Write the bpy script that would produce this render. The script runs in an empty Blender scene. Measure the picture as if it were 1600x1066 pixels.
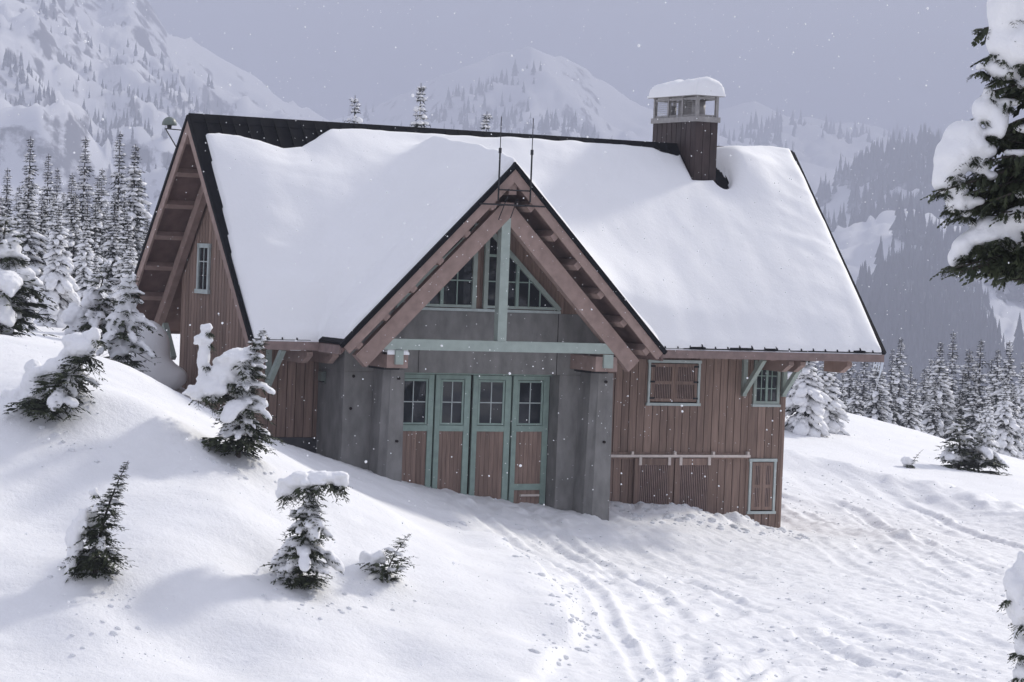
import bpy, bmesh, math, random
import numpy as np
from mathutils import Vector, Matrix

# ------------------------------------------------------------------ camera, sky, sun, exposure
S = bpy.context.scene
COL = S.collection
EZ = 4.4                                     # height of the main eave above the yard snow
CAM = np.array([-19.9016, -52.427, 1.9737 + EZ])
YAW, PITCH, ROLL, FPX = 0.4608, -0.0320, 0.0391, 4135.8
fw = np.array([math.sin(YAW) * math.cos(PITCH), math.cos(YAW) * math.cos(PITCH), math.sin(PITCH)])
rt0 = np.array([math.cos(YAW), -math.sin(YAW), 0.0])
up0 = np.cross(rt0, fw)
RT = math.cos(ROLL) * rt0 + math.sin(ROLL) * up0
UP = -math.sin(ROLL) * rt0 + math.cos(ROLL) * up0
cd = bpy.data.cameras.new('camera')
cam = bpy.data.objects.new('camera', cd)
COL.objects.link(cam)
cam.matrix_world = Matrix(((RT[0], UP[0], -fw[0], CAM[0]), (RT[1], UP[1], -fw[1], CAM[1]),
                           (RT[2], UP[2], -fw[2], CAM[2]), (0, 0, 0, 1)))
cd.sensor_fit = 'HORIZONTAL'
cd.sensor_width = 36.0
cd.lens = 36.0 * FPX / 1600.0
cd.clip_start = 0.5
cd.clip_end = 30000
S.camera = cam

SUN_AZ = math.atan2(0.938, 0.346)            # clockwise from +y
SUN_EL = math.radians(30)
SV = Vector((math.sin(SUN_AZ) * math.cos(SUN_EL), math.cos(SUN_AZ) * math.cos(SUN_EL), math.sin(SUN_EL)))

w = bpy.data.worlds.new('World')
S.world = w
w.use_nodes = True
nt = w.node_tree
nt.nodes.clear()
sky = nt.nodes.new('ShaderNodeTexSky')
sky.sky_type = 'NISHITA'
sky.sun_disc = False
sky.sun_elevation = SUN_EL
sky.sun_rotation = SUN_AZ
sky.altitude = 1600
sky.air_density = 1.0
sky.dust_density = 6.0
sky.ozone_density = 1.0
hsv = nt.nodes.new('ShaderNodeHueSaturation')          # thin cloud cover takes most of the blue out
hsv.inputs['Saturation'].default_value = 0.30
mixc = nt.nodes.new('ShaderNodeMix')
mixc.data_type = 'RGBA'
mixc.inputs['Factor'].default_value = 0.6
mixc.inputs['B'].default_value = (7.4, 7.6, 8.9, 1)   # even cloud layer
bg = nt.nodes.new('ShaderNodeBackground')
bg.inputs['Strength'].default_value = 0.134
wo = nt.nodes.new('ShaderNodeOutputWorld')
nt.links.new(sky.outputs['Color'], hsv.inputs['Color'])
nt.links.new(hsv.outputs['Color'], mixc.inputs['A'])
nt.links.new(mixc.outputs['Result'], bg.inputs['Color'])
nt.links.new(bg.outputs['Background'], wo.inputs['Surface'])

sl = bpy.data.lights.new('sun', 'SUN')
sl.energy = 4.4
sl.angle = math.radians(5)
sl.color = (1.0, 0.95, 0.86)
so = bpy.data.objects.new('sun', sl)
COL.objects.link(so)
so.rotation_euler = SV.to_track_quat('Z', 'Y').to_euler()
so.location = (60, 30, 60)

S.view_settings.view_transform = 'Standard'
S.view_settings.look = 'None'
S.view_settings.exposure = 0.12
S.view_settings.gamma = 1.0
S.view_settings.use_curve_mapping = False
S.cycles.use_denoising = True
S.cycles.max_bounces = 6
S.cycles.diffuse_bounces = 3
S.cycles.glossy_bounces = 2
S.cycles.transmission_bounces = 2
S.cycles.volume_bounces = 1
S.cycles.caustics_reflective = False
S.cycles.caustics_refractive = False


# ------------------------------------------------------------------ pixel helpers
def ray(px, py):
    return fw + RT * ((px - 800) / FPX) - UP * ((py - 533) / FPX)


def at(px, py, d):                           # the point at depth d along a pixel's direction
    return CAM + ray(px, py) * d


def atz(px, py, z):                          # where a pixel's direction meets level ground
    r = ray(px, py)
    return CAM + r * ((z - CAM[2]) / r[2])


# ------------------------------------------------------------------ noise
_rng = np.random.RandomState(11)
_tab = _rng.rand(256, 256)


def vn(x, y, k=0):
    x = np.asarray(x, float) + 17.3 * k
    y = np.asarray(y, float) + 9.1 * k
    xi = np.floor(x).astype(int)
    yi = np.floor(y).astype(int)
    a = x - xi
    b = y - yi
    a = a * a * (3 - 2 * a)
    b = b * b * (3 - 2 * b)
    x0 = xi & 255
    x1 = (xi + 1) & 255
    y0 = yi & 255
    y1 = (yi + 1) & 255
    return (_tab[x0, y0] * (1 - a) + _tab[x1, y0] * a) * (1 - b) + (_tab[x0, y1] * (1 - a) + _tab[x1, y1] * a) * b - 0.5


def fbm(x, y, o=4, k=0):
    s = 0
    a = 1.0
    for i in range(o):
        c, d = math.cos(i * 1.1), math.sin(i * 1.1)
        s = s + a * vn((x * c - y * d) * 2 ** i, (x * d + y * c) * 2 ** i, k + i * 3)
        a *= 0.5
    return s


def sstep(a, b, x):
    t = np.clip((x - a) / (b - a), 0, 1)
    return t * t * (3 - 2 * t)


# ------------------------------------------------------------------ materials
def mat(name, color, rough=0.8, var=0.0, vscale=4.0, stretch=None, bump=0.0, bscale=20.0, rnd=0.0, spec=0.3,
        metal=0.0, color2=None, snow=None):
    m = bpy.data.materials.new(name)
    m.use_nodes = True
    t = m.node_tree
    b = t.nodes['Principled BSDF']
    b.inputs['Roughness'].default_value = rough
    b.inputs['Specular IOR Level'].default_value = spec
    b.inputs['Metallic'].default_value = metal
    g = t.nodes.new('ShaderNodeNewGeometry')
    mp = t.nodes.new('ShaderNodeMapping')
    t.links.new(g.outputs['Position'], mp.inputs['Vector'])
    if stretch:
        mp.inputs['Scale'].default_value = stretch
    n = t.nodes.new('ShaderNodeTexNoise')
    n.inputs['Scale'].default_value = vscale
    n.inputs['Detail'].default_value = 5
    t.links.new(mp.outputs['Vector'], n.inputs['Vector'])
    mx = t.nodes.new('ShaderNodeMix')
    mx.data_type = 'RGBA'
    c2 = color2 or tuple(max(0, c * (1 - var)) for c in color)
    mx.inputs['A'].default_value = (*color, 1)
    mx.inputs['B'].default_value = (*c2, 1)
    ramp = t.nodes.new('ShaderNodeMapRange')
    ramp.inputs['From Min'].default_value = 0.35
    ramp.inputs['From Max'].default_value = 0.68
    t.links.new(n.outputs['Fac'], ramp.inputs['Value'])
    t.links.new(ramp.outputs['Result'], mx.inputs['Factor'])
    out = mx.outputs['Result']
    if rnd > 0:
        oi = t.nodes.new('ShaderNodeObjectInfo')
        mr = t.nodes.new('ShaderNodeMapRange')
        mr.inputs['To Min'].default_value = 1 - rnd
        mr.inputs['To Max'].default_value = 1 + rnd
        t.links.new(oi.outputs['Random'], mr.inputs['Value'])
        hs = t.nodes.new('ShaderNodeHueSaturation')
        t.links.new(mr.outputs['Result'], hs.inputs['Value'])
        t.links.new(out, hs.inputs['Color'])
        out = hs.outputs['Color']
    if snow is not None:                     # snow lying on faces that look up
        sx = t.nodes.new('ShaderNodeSeparateXYZ')
        t.links.new(g.outputs['Normal'], sx.inputs['Vector'])
        n2 = t.nodes.new('ShaderNodeTexNoise')
        n2.inputs['Scale'].default_value = snow[1]
        n2.inputs['Detail'].default_value = 8
        n2.inputs['Roughness'].default_value = 0.62
        t.links.new(g.outputs['Position'], n2.inputs['Vector'])
        ad = t.nodes.new('ShaderNodeMath')
        ad.operation = 'MULTIPLY_ADD'
        ad.inputs[1].default_value = snow[2]
        t.links.new(n2.outputs['Fac'], ad.inputs[0])
        t.links.new(sx.outputs['Z'], ad.inputs[2])
        mr2 = t.nodes.new('ShaderNodeMapRange')
        mr2.inputs['From Min'].default_value = snow[0]
        mr2.inputs['From Max'].default_value = snow[0] + snow[3]
        t.links.new(ad.outputs['Value'], mr2.inputs['Value'])
        m3 = t.nodes.new('ShaderNodeMix')
        m3.data_type = 'RGBA'
        t.links.new(mr2.outputs['Result'], m3.inputs['Factor'])
        t.links.new(out, m3.inputs['A'])
        m3.inputs['B'].default_value = (0.84, 0.85, 0.88, 1)
        out = m3.outputs['Result']
    t.links.new(out, b.inputs['Base Color'])
    if bump > 0:
        bn = t.nodes.new('ShaderNodeTexNoise')
        bn.inputs['Scale'].default_value = bscale
        bn.inputs['Detail'].default_value = 6
        t.links.new(mp.outputs['Vector'], bn.inputs['Vector'])
        bu = t.nodes.new('ShaderNodeBump')
        bu.inputs['Strength'].default_value = 1.0
        bu.inputs['Distance'].default_value = bump
        t.links.new(bn.outputs['Fac'], bu.inputs['Height'])
        bn.inputs['Roughness'].default_value = 0.68
        t.links.new(bu.outputs['Normal'], b.inputs['Normal'])
    return m


M = {}
M['snow'] = mat('snow', (0.87, 0.875, 0.885), 0.65, var=0.03, vscale=0.7, bump=0.008, bscale=7, spec=0.25)
M['yard'] = mat('yard_snow', (0.86, 0.865, 0.88), 0.65, var=0.05, vscale=1.5, bump=0.024, bscale=8, spec=0.25)
M['treesnow'] = mat('tree_snow', (0.86, 0.865, 0.88), 0.7, bump=0.015, bscale=12, spec=0.2)
M['wood'] = mat('brown_stained_boards', (0.29, 0.205, 0.168), 0.75, var=0.30, vscale=3, stretch=(6, 6, 0.5), bump=0.004,
                bscale=12, rnd=0.16, spec=0.2)
M['timber'] = mat('brown_timber', (0.345, 0.252, 0.222), 0.75, var=0.22, vscale=5, bump=0.004, bscale=18, rnd=0.06, spec=0.2)
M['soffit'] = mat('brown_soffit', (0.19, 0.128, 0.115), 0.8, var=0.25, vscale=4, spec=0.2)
M['green'] = mat('sage_green_paint', (0.355, 0.415, 0.378), 0.6, var=0.14, vscale=5, bump=0.002, bscale=20, rnd=0.04)
M['doorgreen'] = mat('door_green_paint', (0.29, 0.385, 0.34), 0.6, var=0.18, vscale=6, bump=0.002, bscale=20, rnd=0.05)
M['paletrim'] = mat('pale_trim', (0.50, 0.56, 0.545), 0.6, var=0.15, vscale=6)
M['rail'] = mat('painted_rail', (0.70, 0.62, 0.57), 0.6, var=0.15, vscale=8)
M['conc'] = mat('cast_concrete', (0.25, 0.245, 0.236), 0.85, var=0.32, vscale=3.2, stretch=(1.2, 1.2, 0.55), bump=0.006, bscale=14, spec=0.2)
M['concdark'] = mat('plinth_concrete', (0.10, 0.10, 0.105), 0.85, var=0.3, vscale=3, bump=0.006, bscale=14, spec=0.2)
M['metalroof'] = mat('dark_standing_seam_metal', (0.008, 0.0085, 0.011), 0.7, var=0.3, vscale=5, rnd=0.15, spec=0.08)
M['fascia'] = mat('fascia_board', (0.25, 0.185, 0.17), 0.75, var=0.25, vscale=6, rnd=0.05)
M['chim'] = mat('chimney_cladding', (0.052, 0.036, 0.034), 0.6, var=0.35, vscale=4, stretch=(3, 3, 0.6), rnd=0.2, spec=0.3)
M['galv'] = mat('galvanised_metal', (0.36, 0.345, 0.335), 0.5, var=0.25, vscale=8, metal=0.3)
M['dark'] = mat('black_metal', (0.02, 0.02, 0.022), 0.5)
M['gap'] = mat('dark_joint', (0.02, 0.015, 0.013), 0.9)
M['room'] = mat('dark_room', (0.03, 0.032, 0.034), 0.9, var=0.5, vscale=1.5)
M['bark'] = mat('bark', (0.055, 0.045, 0.04), 0.9, var=0.4, vscale=12, bump=0.01, bscale=20)
M['needle'] = mat('fir_needles', (0.062, 0.074, 0.036), 0.65, var=0.55, vscale=9, color2=(0.022, 0.030, 0.018), spec=0.2)
M['needlefar'] = mat('far_fir_needles', (0.022, 0.027, 0.021), 0.8, var=0.4, vscale=1.0, spec=0.1)
M['hilltree'] = mat('hillside_fir', (0.030, 0.034, 0.032), 0.9, spec=0.05, snow=(0.80, 0.07, 0.9, 0.5))
M['lamp'] = mat('grey_green_enamel', (0.16, 0.19, 0.17), 0.4)
M['ice'] = mat('ice', (0.75, 0.8, 0.86), 0.15, spec=0.5)
gl = mat('window_glass', (0.020, 0.024, 0.028), 0.02, spec=0.6)
gl.node_tree.nodes['Principled BSDF'].inputs['IOR'].default_value = 1.5
M['glass'] = gl
M['mount'] = mat('mountain_snow_and_rock', (0.15, 0.148, 0.158), 0.95, var=0.35, vscale=0.02, spec=0.05, snow=(1.08, 0.030, 1.0, 0.10))


fm = bpy.data.materials.new('snowflake')
fm.use_nodes = True
t = fm.node_tree
t.nodes.clear()
d1, d2, ms, om = (t.nodes.new(k) for k in ('ShaderNodeBsdfDiffuse', 'ShaderNodeBsdfTranslucent', 'ShaderNodeMixShader', 'ShaderNodeOutputMaterial'))
d1.inputs['Color'].default_value = d2.inputs['Color'].default_value = (0.93, 0.94, 0.96, 1)
t.links.new(d1.outputs[0], ms.inputs[1])
t.links.new(d2.outputs[0], ms.inputs[2])
t.links.new(ms.outputs[0], om.inputs['Surface'])
M['flake'] = fm

# ------------------------------------------------------------------ object helpers
def tag(o, label=None, cat=None, group=None, kind=None):
    if label:
        o['label'] = label
    if cat:
        o['category'] = cat
    if group:
        o['group'] = group
    if kind:
        o['kind'] = kind
    return o


def empty(name, loc=(0, 0, 0), label=None, cat=None, group=None):
    o = bpy.data.objects.new(name, None)
    o.empty_display_size = 0.2
    COL.objects.link(o)
    o.location = loc
    return tag(o, label, cat, group)


def link(name, me, m=None, parent=None):
    o = bpy.data.objects.new(name, me)
    COL.objects.link(o)
    if m is not None and len(me.materials) == 0:
        me.materials.append(M[m] if isinstance(m, str) else m)
    if parent is not None:
        o.parent = parent
        bpw = parent.get('_wl')
        o.matrix_parent_inverse = Matrix.Translation(-Vector(wloc(parent)))
    return o


def wloc(o):
    l = Vector(o.location)
    return l


def npmesh(name, V, F, smooth=False):
    me = bpy.data.meshes.new(name)
    V = np.asarray(V, np.float32)
    F = np.asarray(F, np.int32)
    n = F.shape[1]
    me.vertices.add(len(V))
    me.vertices.foreach_set('co', V.ravel())
    me.loops.add(F.size)
    me.loops.foreach_set('vertex_index', F.ravel())
    me.polygons.add(len(F))
    me.polygons.foreach_set('loop_start', np.arange(0, F.size, n, dtype=np.int32))
    me.polygons.foreach_set('use_smooth', np.full(len(F), smooth))
    me.update(calc_edges=True)
    return me


class MB:
    def __init__(s):
        s.v = []
        s.f = []

    def hexa(s, p):                          # 4 bottom corners then 4 top corners
        i = len(s.v)
        s.v += [tuple(q) for q in p]
        s.f += [(i, i + 3, i + 2, i + 1), (i + 4, i + 5, i + 6, i + 7), (i, i + 1, i + 5, i + 4), (i + 1, i + 2, i + 6, i + 5),
                (i + 2, i + 3, i + 7, i + 6), (i + 3, i, i + 4, i + 7)]
        return s

    def box(s, x0, x1, y0, y1, z0, z1):
        return s.hexa([(x0, y0, z0), (x1, y0, z0), (x1, y1, z0), (x0, y1, z0), (x0, y0, z1), (x1, y0, z1), (x1, y1, z1), (x0, y1, z1)])

    def beam(s, a, b, w_, h_, up=(0, 0, 1)):
        a = Vector(a)
        b = Vector(b)
        d = (b - a).normalized()
        sd = d.cross(Vector(up)).normalized()
        u = sd.cross(d)
        p = []
        for e in (a, b):
            p += [e - sd * w_ / 2 - u * h_ / 2, e + sd * w_ / 2 - u * h_ / 2, e + sd * w_ / 2 + u * h_ / 2, e - sd * w_ / 2 + u * h_ / 2]
        return s.hexa(p)

    def prism(s, poly, vec):                 # poly: list of points, extruded by vec
        i = len(s.v)
        n = len(poly)
        v = Vector(vec)
        s.v += [tuple(p) for p in poly] + [tuple(Vector(p) + v) for p in poly]
        s.f += [tuple(range(i, i + n))[::-1], tuple(range(i + n, i + 2 * n))]
        for k in range(n):
            j = (k + 1) % n
            s.f.append((i + k, i + j, i + n + j, i + n + k))
        return s

    def tube(s, pts, rad, n=8, cap=True):
        pts = [Vector(p) for p in pts]
        rad = rad if isinstance(rad, (list, tuple)) else [rad] * len(pts)
        base = len(s.v)
        for k, p in enumerate(pts):
            d = (pts[min(k + 1, len(pts) - 1)] - pts[max(k - 1, 0)]).normalized()
            a = d.orthogonal().normalized() if abs(d.z) < 0.95 else Vector((1, 0, 0))
            a = (a - d * a.dot(d)).normalized()
            b = d.cross(a)
            for j in range(n):
                t = 2 * math.pi * j / n
                s.v.append(tuple(p + (a * math.cos(t) + b * math.sin(t)) * rad[k]))
        for k in range(len(pts) - 1):
            for j in range(n):
                s.f.append((base + k * n + j, base + k * n + (j + 1) % n, base + (k + 1) * n + (j + 1) % n, base + (k + 1) * n + j))
        if cap:
            s.f.append(tuple(base + j for j in range(n))[::-1])
            s.f.append(tuple(base + (len(pts) - 1) * n + j for j in range(n)))
        return s

    def build(s, name, m, parent=None, smooth=False):
        me = bpy.data.meshes.new(name)
        me.from_pydata([(float(a), float(b), float(c)) for a, b, c in s.v], [], s.f)
        bm = bmesh.new()
        bm.from_mesh(me)
        bmesh.ops.recalc_face_normals(bm, faces=bm.faces)
        bm.to_mesh(me)
        bm.free()
        if smooth:
            me.polygons.foreach_set('use_smooth', [True] * len(me.polygons))
        return link(name, me, m, parent)


# ------------------------------------------------------------------ ground
P_ = []


def gd(px, py, d):
    P_.append(at(px, py, d))


def gz(px, py, z):
    P_.append(atz(px, py, z))


def gw_(x, y, z):
    P_.append(np.array([x, y, z]))


# yard in front of and right of the building
for a in ((800, 1066, -.45), (1000, 1000, -.2), (1200, 1066, -.3), (1400, 960, -.15), (1600, 1066, -.35), (1600, 980, -.3), (1000, 900, -.02),
          (1200, 930, -.1), (1300, 860, -.05), (1450, 850, -.15), (1600, 890, -.35), (900, 1040, -.4), (820, 850, .3), (1050, 850, .15)):
    gz(*a)
# snow line against the building
for x, y, z in ((7.43, .5, .72), (5.66, .5, .92), (3.95, .5, 1.34), (2.9, -.5, 1.58), (2.36, .2, 1.85), (2.25, 1.5, 1.85), (8.26, -.5, .78), (9.6, 1.5, .6),
                (11.0, 1.5, .55), (11.76, 1.5, .55), (13.3, 1.5, .26), (14.4, 1.6, -.02), (15.6, 4, -.1), (16, 9, .4), (.9, 1.7, 1.95), (.7, 4.5, 2.7), (.6, 7.4, 3.1),
                (5, 4, 1.5), (10, 4, .8), (5, 11, 2.6), (12, 11, 1.2)):
    gw_(x, y, z)
# the bank on the left
for a in ((0, 1066, 37.5), (300, 1066, 38.8), (600, 1066, 40.0), (150, 910, 41), (300, 900, 41.7), (480, 925, 43), (600, 905, 44.5), (760, 900, 45.6), (860, 980, 43.2),
          (0, 850, 41.5), (0, 700, 45), (100, 660, 46), (220, 740, 45), (340, 800, 44.6), (360, 712, 47), (500, 800, 46.8), (620, 830, 48), (420, 716, 50), (330, 658, 50.2), (220, 580, 51.5),
          (110, 540, 52), (0, 508, 52.5), (470, 730, 51.5), (600, 790, 51)):
    gd(*a)
# behind and beyond
for a in ((0, 520, 62), (200, 585, 58), (265, 540, 75), (270, 512, 95), (100, 500, 100), (-300, 480, 80), (-300, 520, 52), (-300, 1066, 36)):
    gd(*a)
for a in ((1290, 634, 100), (1240, 655, 92), (1240, 720, 80), (1400, 665, 98), (1450, 688, 96), (1600, 728, 92), (1400, 745, 80), (1600, 790, 76),
          (1800, 790, 88), (1300, 644, 112), (1300, 658, 126), (1450, 700, 110), (1450, 712, 126), (1600, 742, 106), (1600, 752, 122), (1240, 650, 112), (1240, 662, 128), (1750, 775, 110)):
    gd(*a)
for a in ((1300, 690, 150), (1500, 705, 200), (1750, 740, 200), (1300, 680, 210), (0, 505, 150), (-400, 500, 150), (900, 480, 140), (600, 470, 140), (500, 500, 220), (1000, 560, 220)):
    gd(*a)
gw_(CAM[0], CAM[1], 4.7)
gw_(CAM[0] - 8, CAM[1], 5.2)
gw_(CAM[0] + 12, CAM[1] - 4, 3.6)
gw_(CAM[0], CAM[1] - 25, 6)
gw_(25, -30, -.3)
gw_(30, -55, 2.2)
gw_(40, -15, -1.2)
gw_(60, -40, 3.0)
P_ = np.array(P_)
_c2 = 3.0 ** 2
_A = np.sqrt(((P_[:, None, :2] - P_[None, :, :2]) ** 2).sum(-1) + _c2)
_n = len(P_)
_K = np.zeros((_n + 1, _n + 1))
_K[:_n, :_n] = _A - 0.35 * np.eye(_n)
_K[:_n, _n] = 1
_K[_n, :_n] = 1
_w = np.linalg.solve(_K, np.append(P_[:, 2], 0))

EDGE = np.array([atz(a, b, c)[:2] for a, b, c in ((440, 700, 2.1), (530, 745, 1.6), (600, 792, 1.0), (690, 845, .45), (770, 880, .2), (830, 930, 0), (895, 990, -.2), (900, 1030, -.35), (850, 1075, -.45),
                                                  (700, 1200, -.5))])
TR = []
for pts in (((690, 800), (900, 850), (1150, 905), (1400, 985), (1620, 1066)), ((900, 985), (1060, 930), (1250, 905), (1450, 930), (1640, 985)),
            ((980, 1075), (1120, 1000), (1300, 975), (1480, 1000), (1640, 1040)), ((1225, 765), (1330, 800), (1460, 850), (1640, 905)), ((1228, 790), (1300, 820), (1420, 880), (1640, 960)),
            ((1232, 745), (1380, 775), (1500, 815), (1640, 850)), ((1110, 1080), (1190, 1030), (1330, 1015), (1500, 1045)), ((700, 830), (880, 880), (1050, 950), (1190, 1075)),
            ((840, 860), (980, 925), (1080, 1000), (1120, 1075))):
    q = np.array([atz(a, b, -.1)[:2] for a, b in pts])
    t = np.linspace(0, 1, 40)
    tt = np.linspace(0, 1, len(q))
    TR.append(np.stack([np.interp(t, tt, q[:, 0]), np.interp(t, tt, q[:, 1])], 1))


BUMPS = ((545, 770, 48.5, .30, 1.5), (230, 650, 47, .28, 1.2), (60, 790, 43, -.30, 1.3), (330, 985, 40, -.28, 1.0), (250, 720, 45.5, -.25, .9), (420, 870, 43, -.22, .8), (700, 960, 42, .22, 1.1), (130, 960, 39.8, .20, .8), (360, 790, 44.5, .18, .9),
         (620, 1020, 41, -.16, .9), (85, 640, 46.6, .35, .8), (585, 900, 44.4, .22, .5), (455, 920, 43.2, .18, .45), (125, 905, 41.2, .22, .45), (395, 712, 47.2, .2, .5))


def pdist(x, y, pl):                         # signed distance to a polyline (+ right of its direction) and length along it
    best = np.full(x.shape, 1e9)
    sg = np.zeros(x.shape)
    al = np.zeros(x.shape)
    acc = 0
    for a, b in zip(pl[:-1], pl[1:]):
        d = b - a
        L = math.hypot(*d) + 1e-9
        ux, uy = d / L
        t = np.clip((x - a[0]) * ux + (y - a[1]) * uy, 0, L)
        ex = x - a[0] - ux * t
        ey = y - a[1] - uy * t
        dd = np.hypot(ex, ey)
        m = dd < best
        best = np.where(m, dd, best)
        sg = np.where(m, np.sign(ex * uy - ey * ux), sg)
        al = np.where(m, acc + t, al)
        acc += L
    return best, sg, al


def terrain(x, y, fine=True):
    x = np.asarray(x, float)
    y = np.asarray(y, float)
    sh = x.shape
    xf, yf = x.ravel(), y.ravel()
    z = np.empty(xf.shape)
    for i in range(0, len(xf), 20000):
        d = np.sqrt((xf[i:i + 20000, None] - P_[None, :, 0]) ** 2 + (yf[i:i + 20000, None] - P_[None, :, 1]) ** 2 + _c2)
        z[i:i + 20000] = d @ _w[:_n] + _w[_n]
    R_ = np.hypot(xf - CAM[0], yf - CAM[1])
    far = sstep(205, 430, R_)                 # beyond the shelf the ground falls into the valley
    z = z * (1 - far) + far * (np.maximum(-18 - 0.24 * (R_ - 200), -150) + 5 * fbm(xf / 90, yf / 90, 3))
    z += 0.14 * fbm(xf / 14, yf / 14, 2, 5) * sstep(66, 90, R_)
    if fine:
        near = R_ < 130
        idx = np.nonzero(near)[0]
        X, Y = xf[idx], yf[idx]
        d, sg, al = pdist(X, Y, EDGE)
        sd = d * sg                           # + on the bank side
        right = sstep(15.0, 17.0, X) * (Y > -4)
        yard = sstep(0.25, -0.35, sd)
        gx_ = sstep(38, 30, X) * sstep(14, 8, Y)
        yard = np.maximum(yard * gx_, 0)
        bank = 1 - yard
        dz = bank * (0.26 * fbm(X / 4.2, Y / 3.4, 3, 1) + 0.035 * fbm(X / 0.7, Y / 0.35, 3, 2))
        for (bx_, by_, bd_, am, ra) in BUMPS:
            q = at(bx_, by_, bd_)
            dz += am * np.exp(-((X - q[0]) ** 2 + (Y - q[1]) ** 2) / ra ** 2)
        # a soft lip where the undisturbed bank was cut
        dz += 0.34 * np.exp(-(np.maximum(sd - 0.15, 0) / 0.8) ** 2) * sstep(-0.12, 0.15, sd) * (0.6 + fbm(X / 1.5, Y / 1.5, 2, 3)) * sstep(4, 9, al)
        rough = 0.09 * fbm(X / 1.9, Y / 1.9, 4, 7) + 0.075 * np.abs(fbm(X / 0.26, Y / 0.26, 3, 9))
        trk = np.zeros(X.shape)
        tr_rng = np.random.RandomState(4)
        for k, pl in enumerate(TR):
            d2, s2, a2 = pdist(X, Y, pl)
            w2 = d2 * s2 + 0.35 * fbm(X / 3.5, Y / 3.5, 2, 20 + k)
            fadek = sstep(3.2, 1.6, d2)
            for j in range(5):
                off = tr_rng.uniform(-1.7, 1.7)
                hw = tr_rng.uniform(.16, .34)
                dp = tr_rng.uniform(.02, .055)
                on = sstep(-.12, .12, fbm(a2 / 3.0 + j * 7, X * 0 + k + .5, 2, 40 + j))
                e = np.abs(w2 - off + 0.10 * fbm(X / .9, Y / .9, 2, 60 + j))
                ru = sstep(hw, hw * .55, e)
                trk += on * fadek * (-dp * ru + dp * .9 * np.exp(-((e - hw * 1.35) / (hw * .45)) ** 2) * (0.6 + 1.5 * np.abs(fbm(X / .3, Y / .3, 2, 70 + j))))
                trk += 0.010 * on * fadek * ru * np.sin(a2 * 2 * math.pi / 0.24)
            # broken snow dragged along the way of travel
            trk += fadek * 0.022 * fbm(a2 / 1.6, w2 / .25, 3, 80 + k)
        dz += yard * (rough + 0.8 * trk)
        # shovelled heap along the louvre doors and the wall foot
        heap = np.exp(-((Y - 0.9) / 0.75) ** 2) * sstep(9.0, 10.4, X) * sstep(14.0, 12.6, X)
        dz += heap * (0.02 + 0.42 * np.abs(fbm(X / 0.9, Y / 0.9, 4, 13)))
        foot = np.exp(-((Y + 0.2) / 0.8) ** 2) * sstep(2.5, 3.4, X) * sstep(9, 8, X)
        dz += foot * (0.0 + 0.14 * fbm(X / 0.6, Y / 0.6, 3, 15))
        # ploughed berm beyond the right corner
        bp = np.array([atz(a, b, c)[:2] for a, b, c in ((1200, 738, .2), (1300, 752, .1), (1450, 775, 0), (1560, 800, -.1), (1700, 835, -.2))])
        db, sb, ab = pdist(X, Y, bp)
        dz += 0.42 * np.exp(-(db / 1.1) ** 2) * (0.75 + 0.8 * np.abs(fbm(X / 1.3, Y / 1.3, 4, 17)))
        bp = np.array([atz(a, b, c)[:2] for a, b, c in ((1225, 800, 0), (1300, 822, -.05), (1400, 838, -.1))])
        db, sb, ab = pdist(X, Y, bp)
        dz += 0.22 * np.exp(-(db / 0.6) ** 2) * (0.5 + 1.1 * np.abs(fbm(X / 0.9, Y / 0.9, 4, 18)))
        z[idx] += dz * sstep(128, 100, R_[idx])
    return z.reshape(sh)


def tz(x, y):
    return float(terrain(np.array([x]), np.array([y]))[0])


def spacing(lo, hi, d0, far, g=1.10):
    c = list(np.arange(lo, hi, d0))
    s = d0
    v = c[-1]
    while v < far:
        s *= g
        v += s
        c.append(v)
    s = d0
    v = lo
    pre = []
    while v > -far:
        s *= g
        v -= s
        pre.append(v)
    return np.array(pre[::-1] + c)


gx_a = spacing(-13, 24, 0.075, 9400)
gy_a = spacing(-22, 6, 0.075, 9400, 1.09)
GX, GY = np.meshgrid(gx_a, gy_a)
GZ = terrain(GX, GY)
nx, ny = len(gx_a), len(gy_a)
ii = np.arange(nx * ny).reshape(ny, nx)
F = np.stack([ii[:-1, :-1], ii[:-1, 1:], ii[1:, 1:], ii[1:, :-1]], -1).reshape(-1, 4)
g_o = link('snow_ground', npmesh('snow_ground', np.stack([GX, GY, GZ], -1).reshape(-1, 3), F, True), 'yard')
tag(g_o, 'snow covered ground with a smooth bank and a churned vehicle yard', kind='structure')

# ------------------------------------------------------------------ mountains (real terrain, faded by the haze)
HZ = {}
KM = 3.6
RNG = np.random.RandomState(5)


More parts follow.
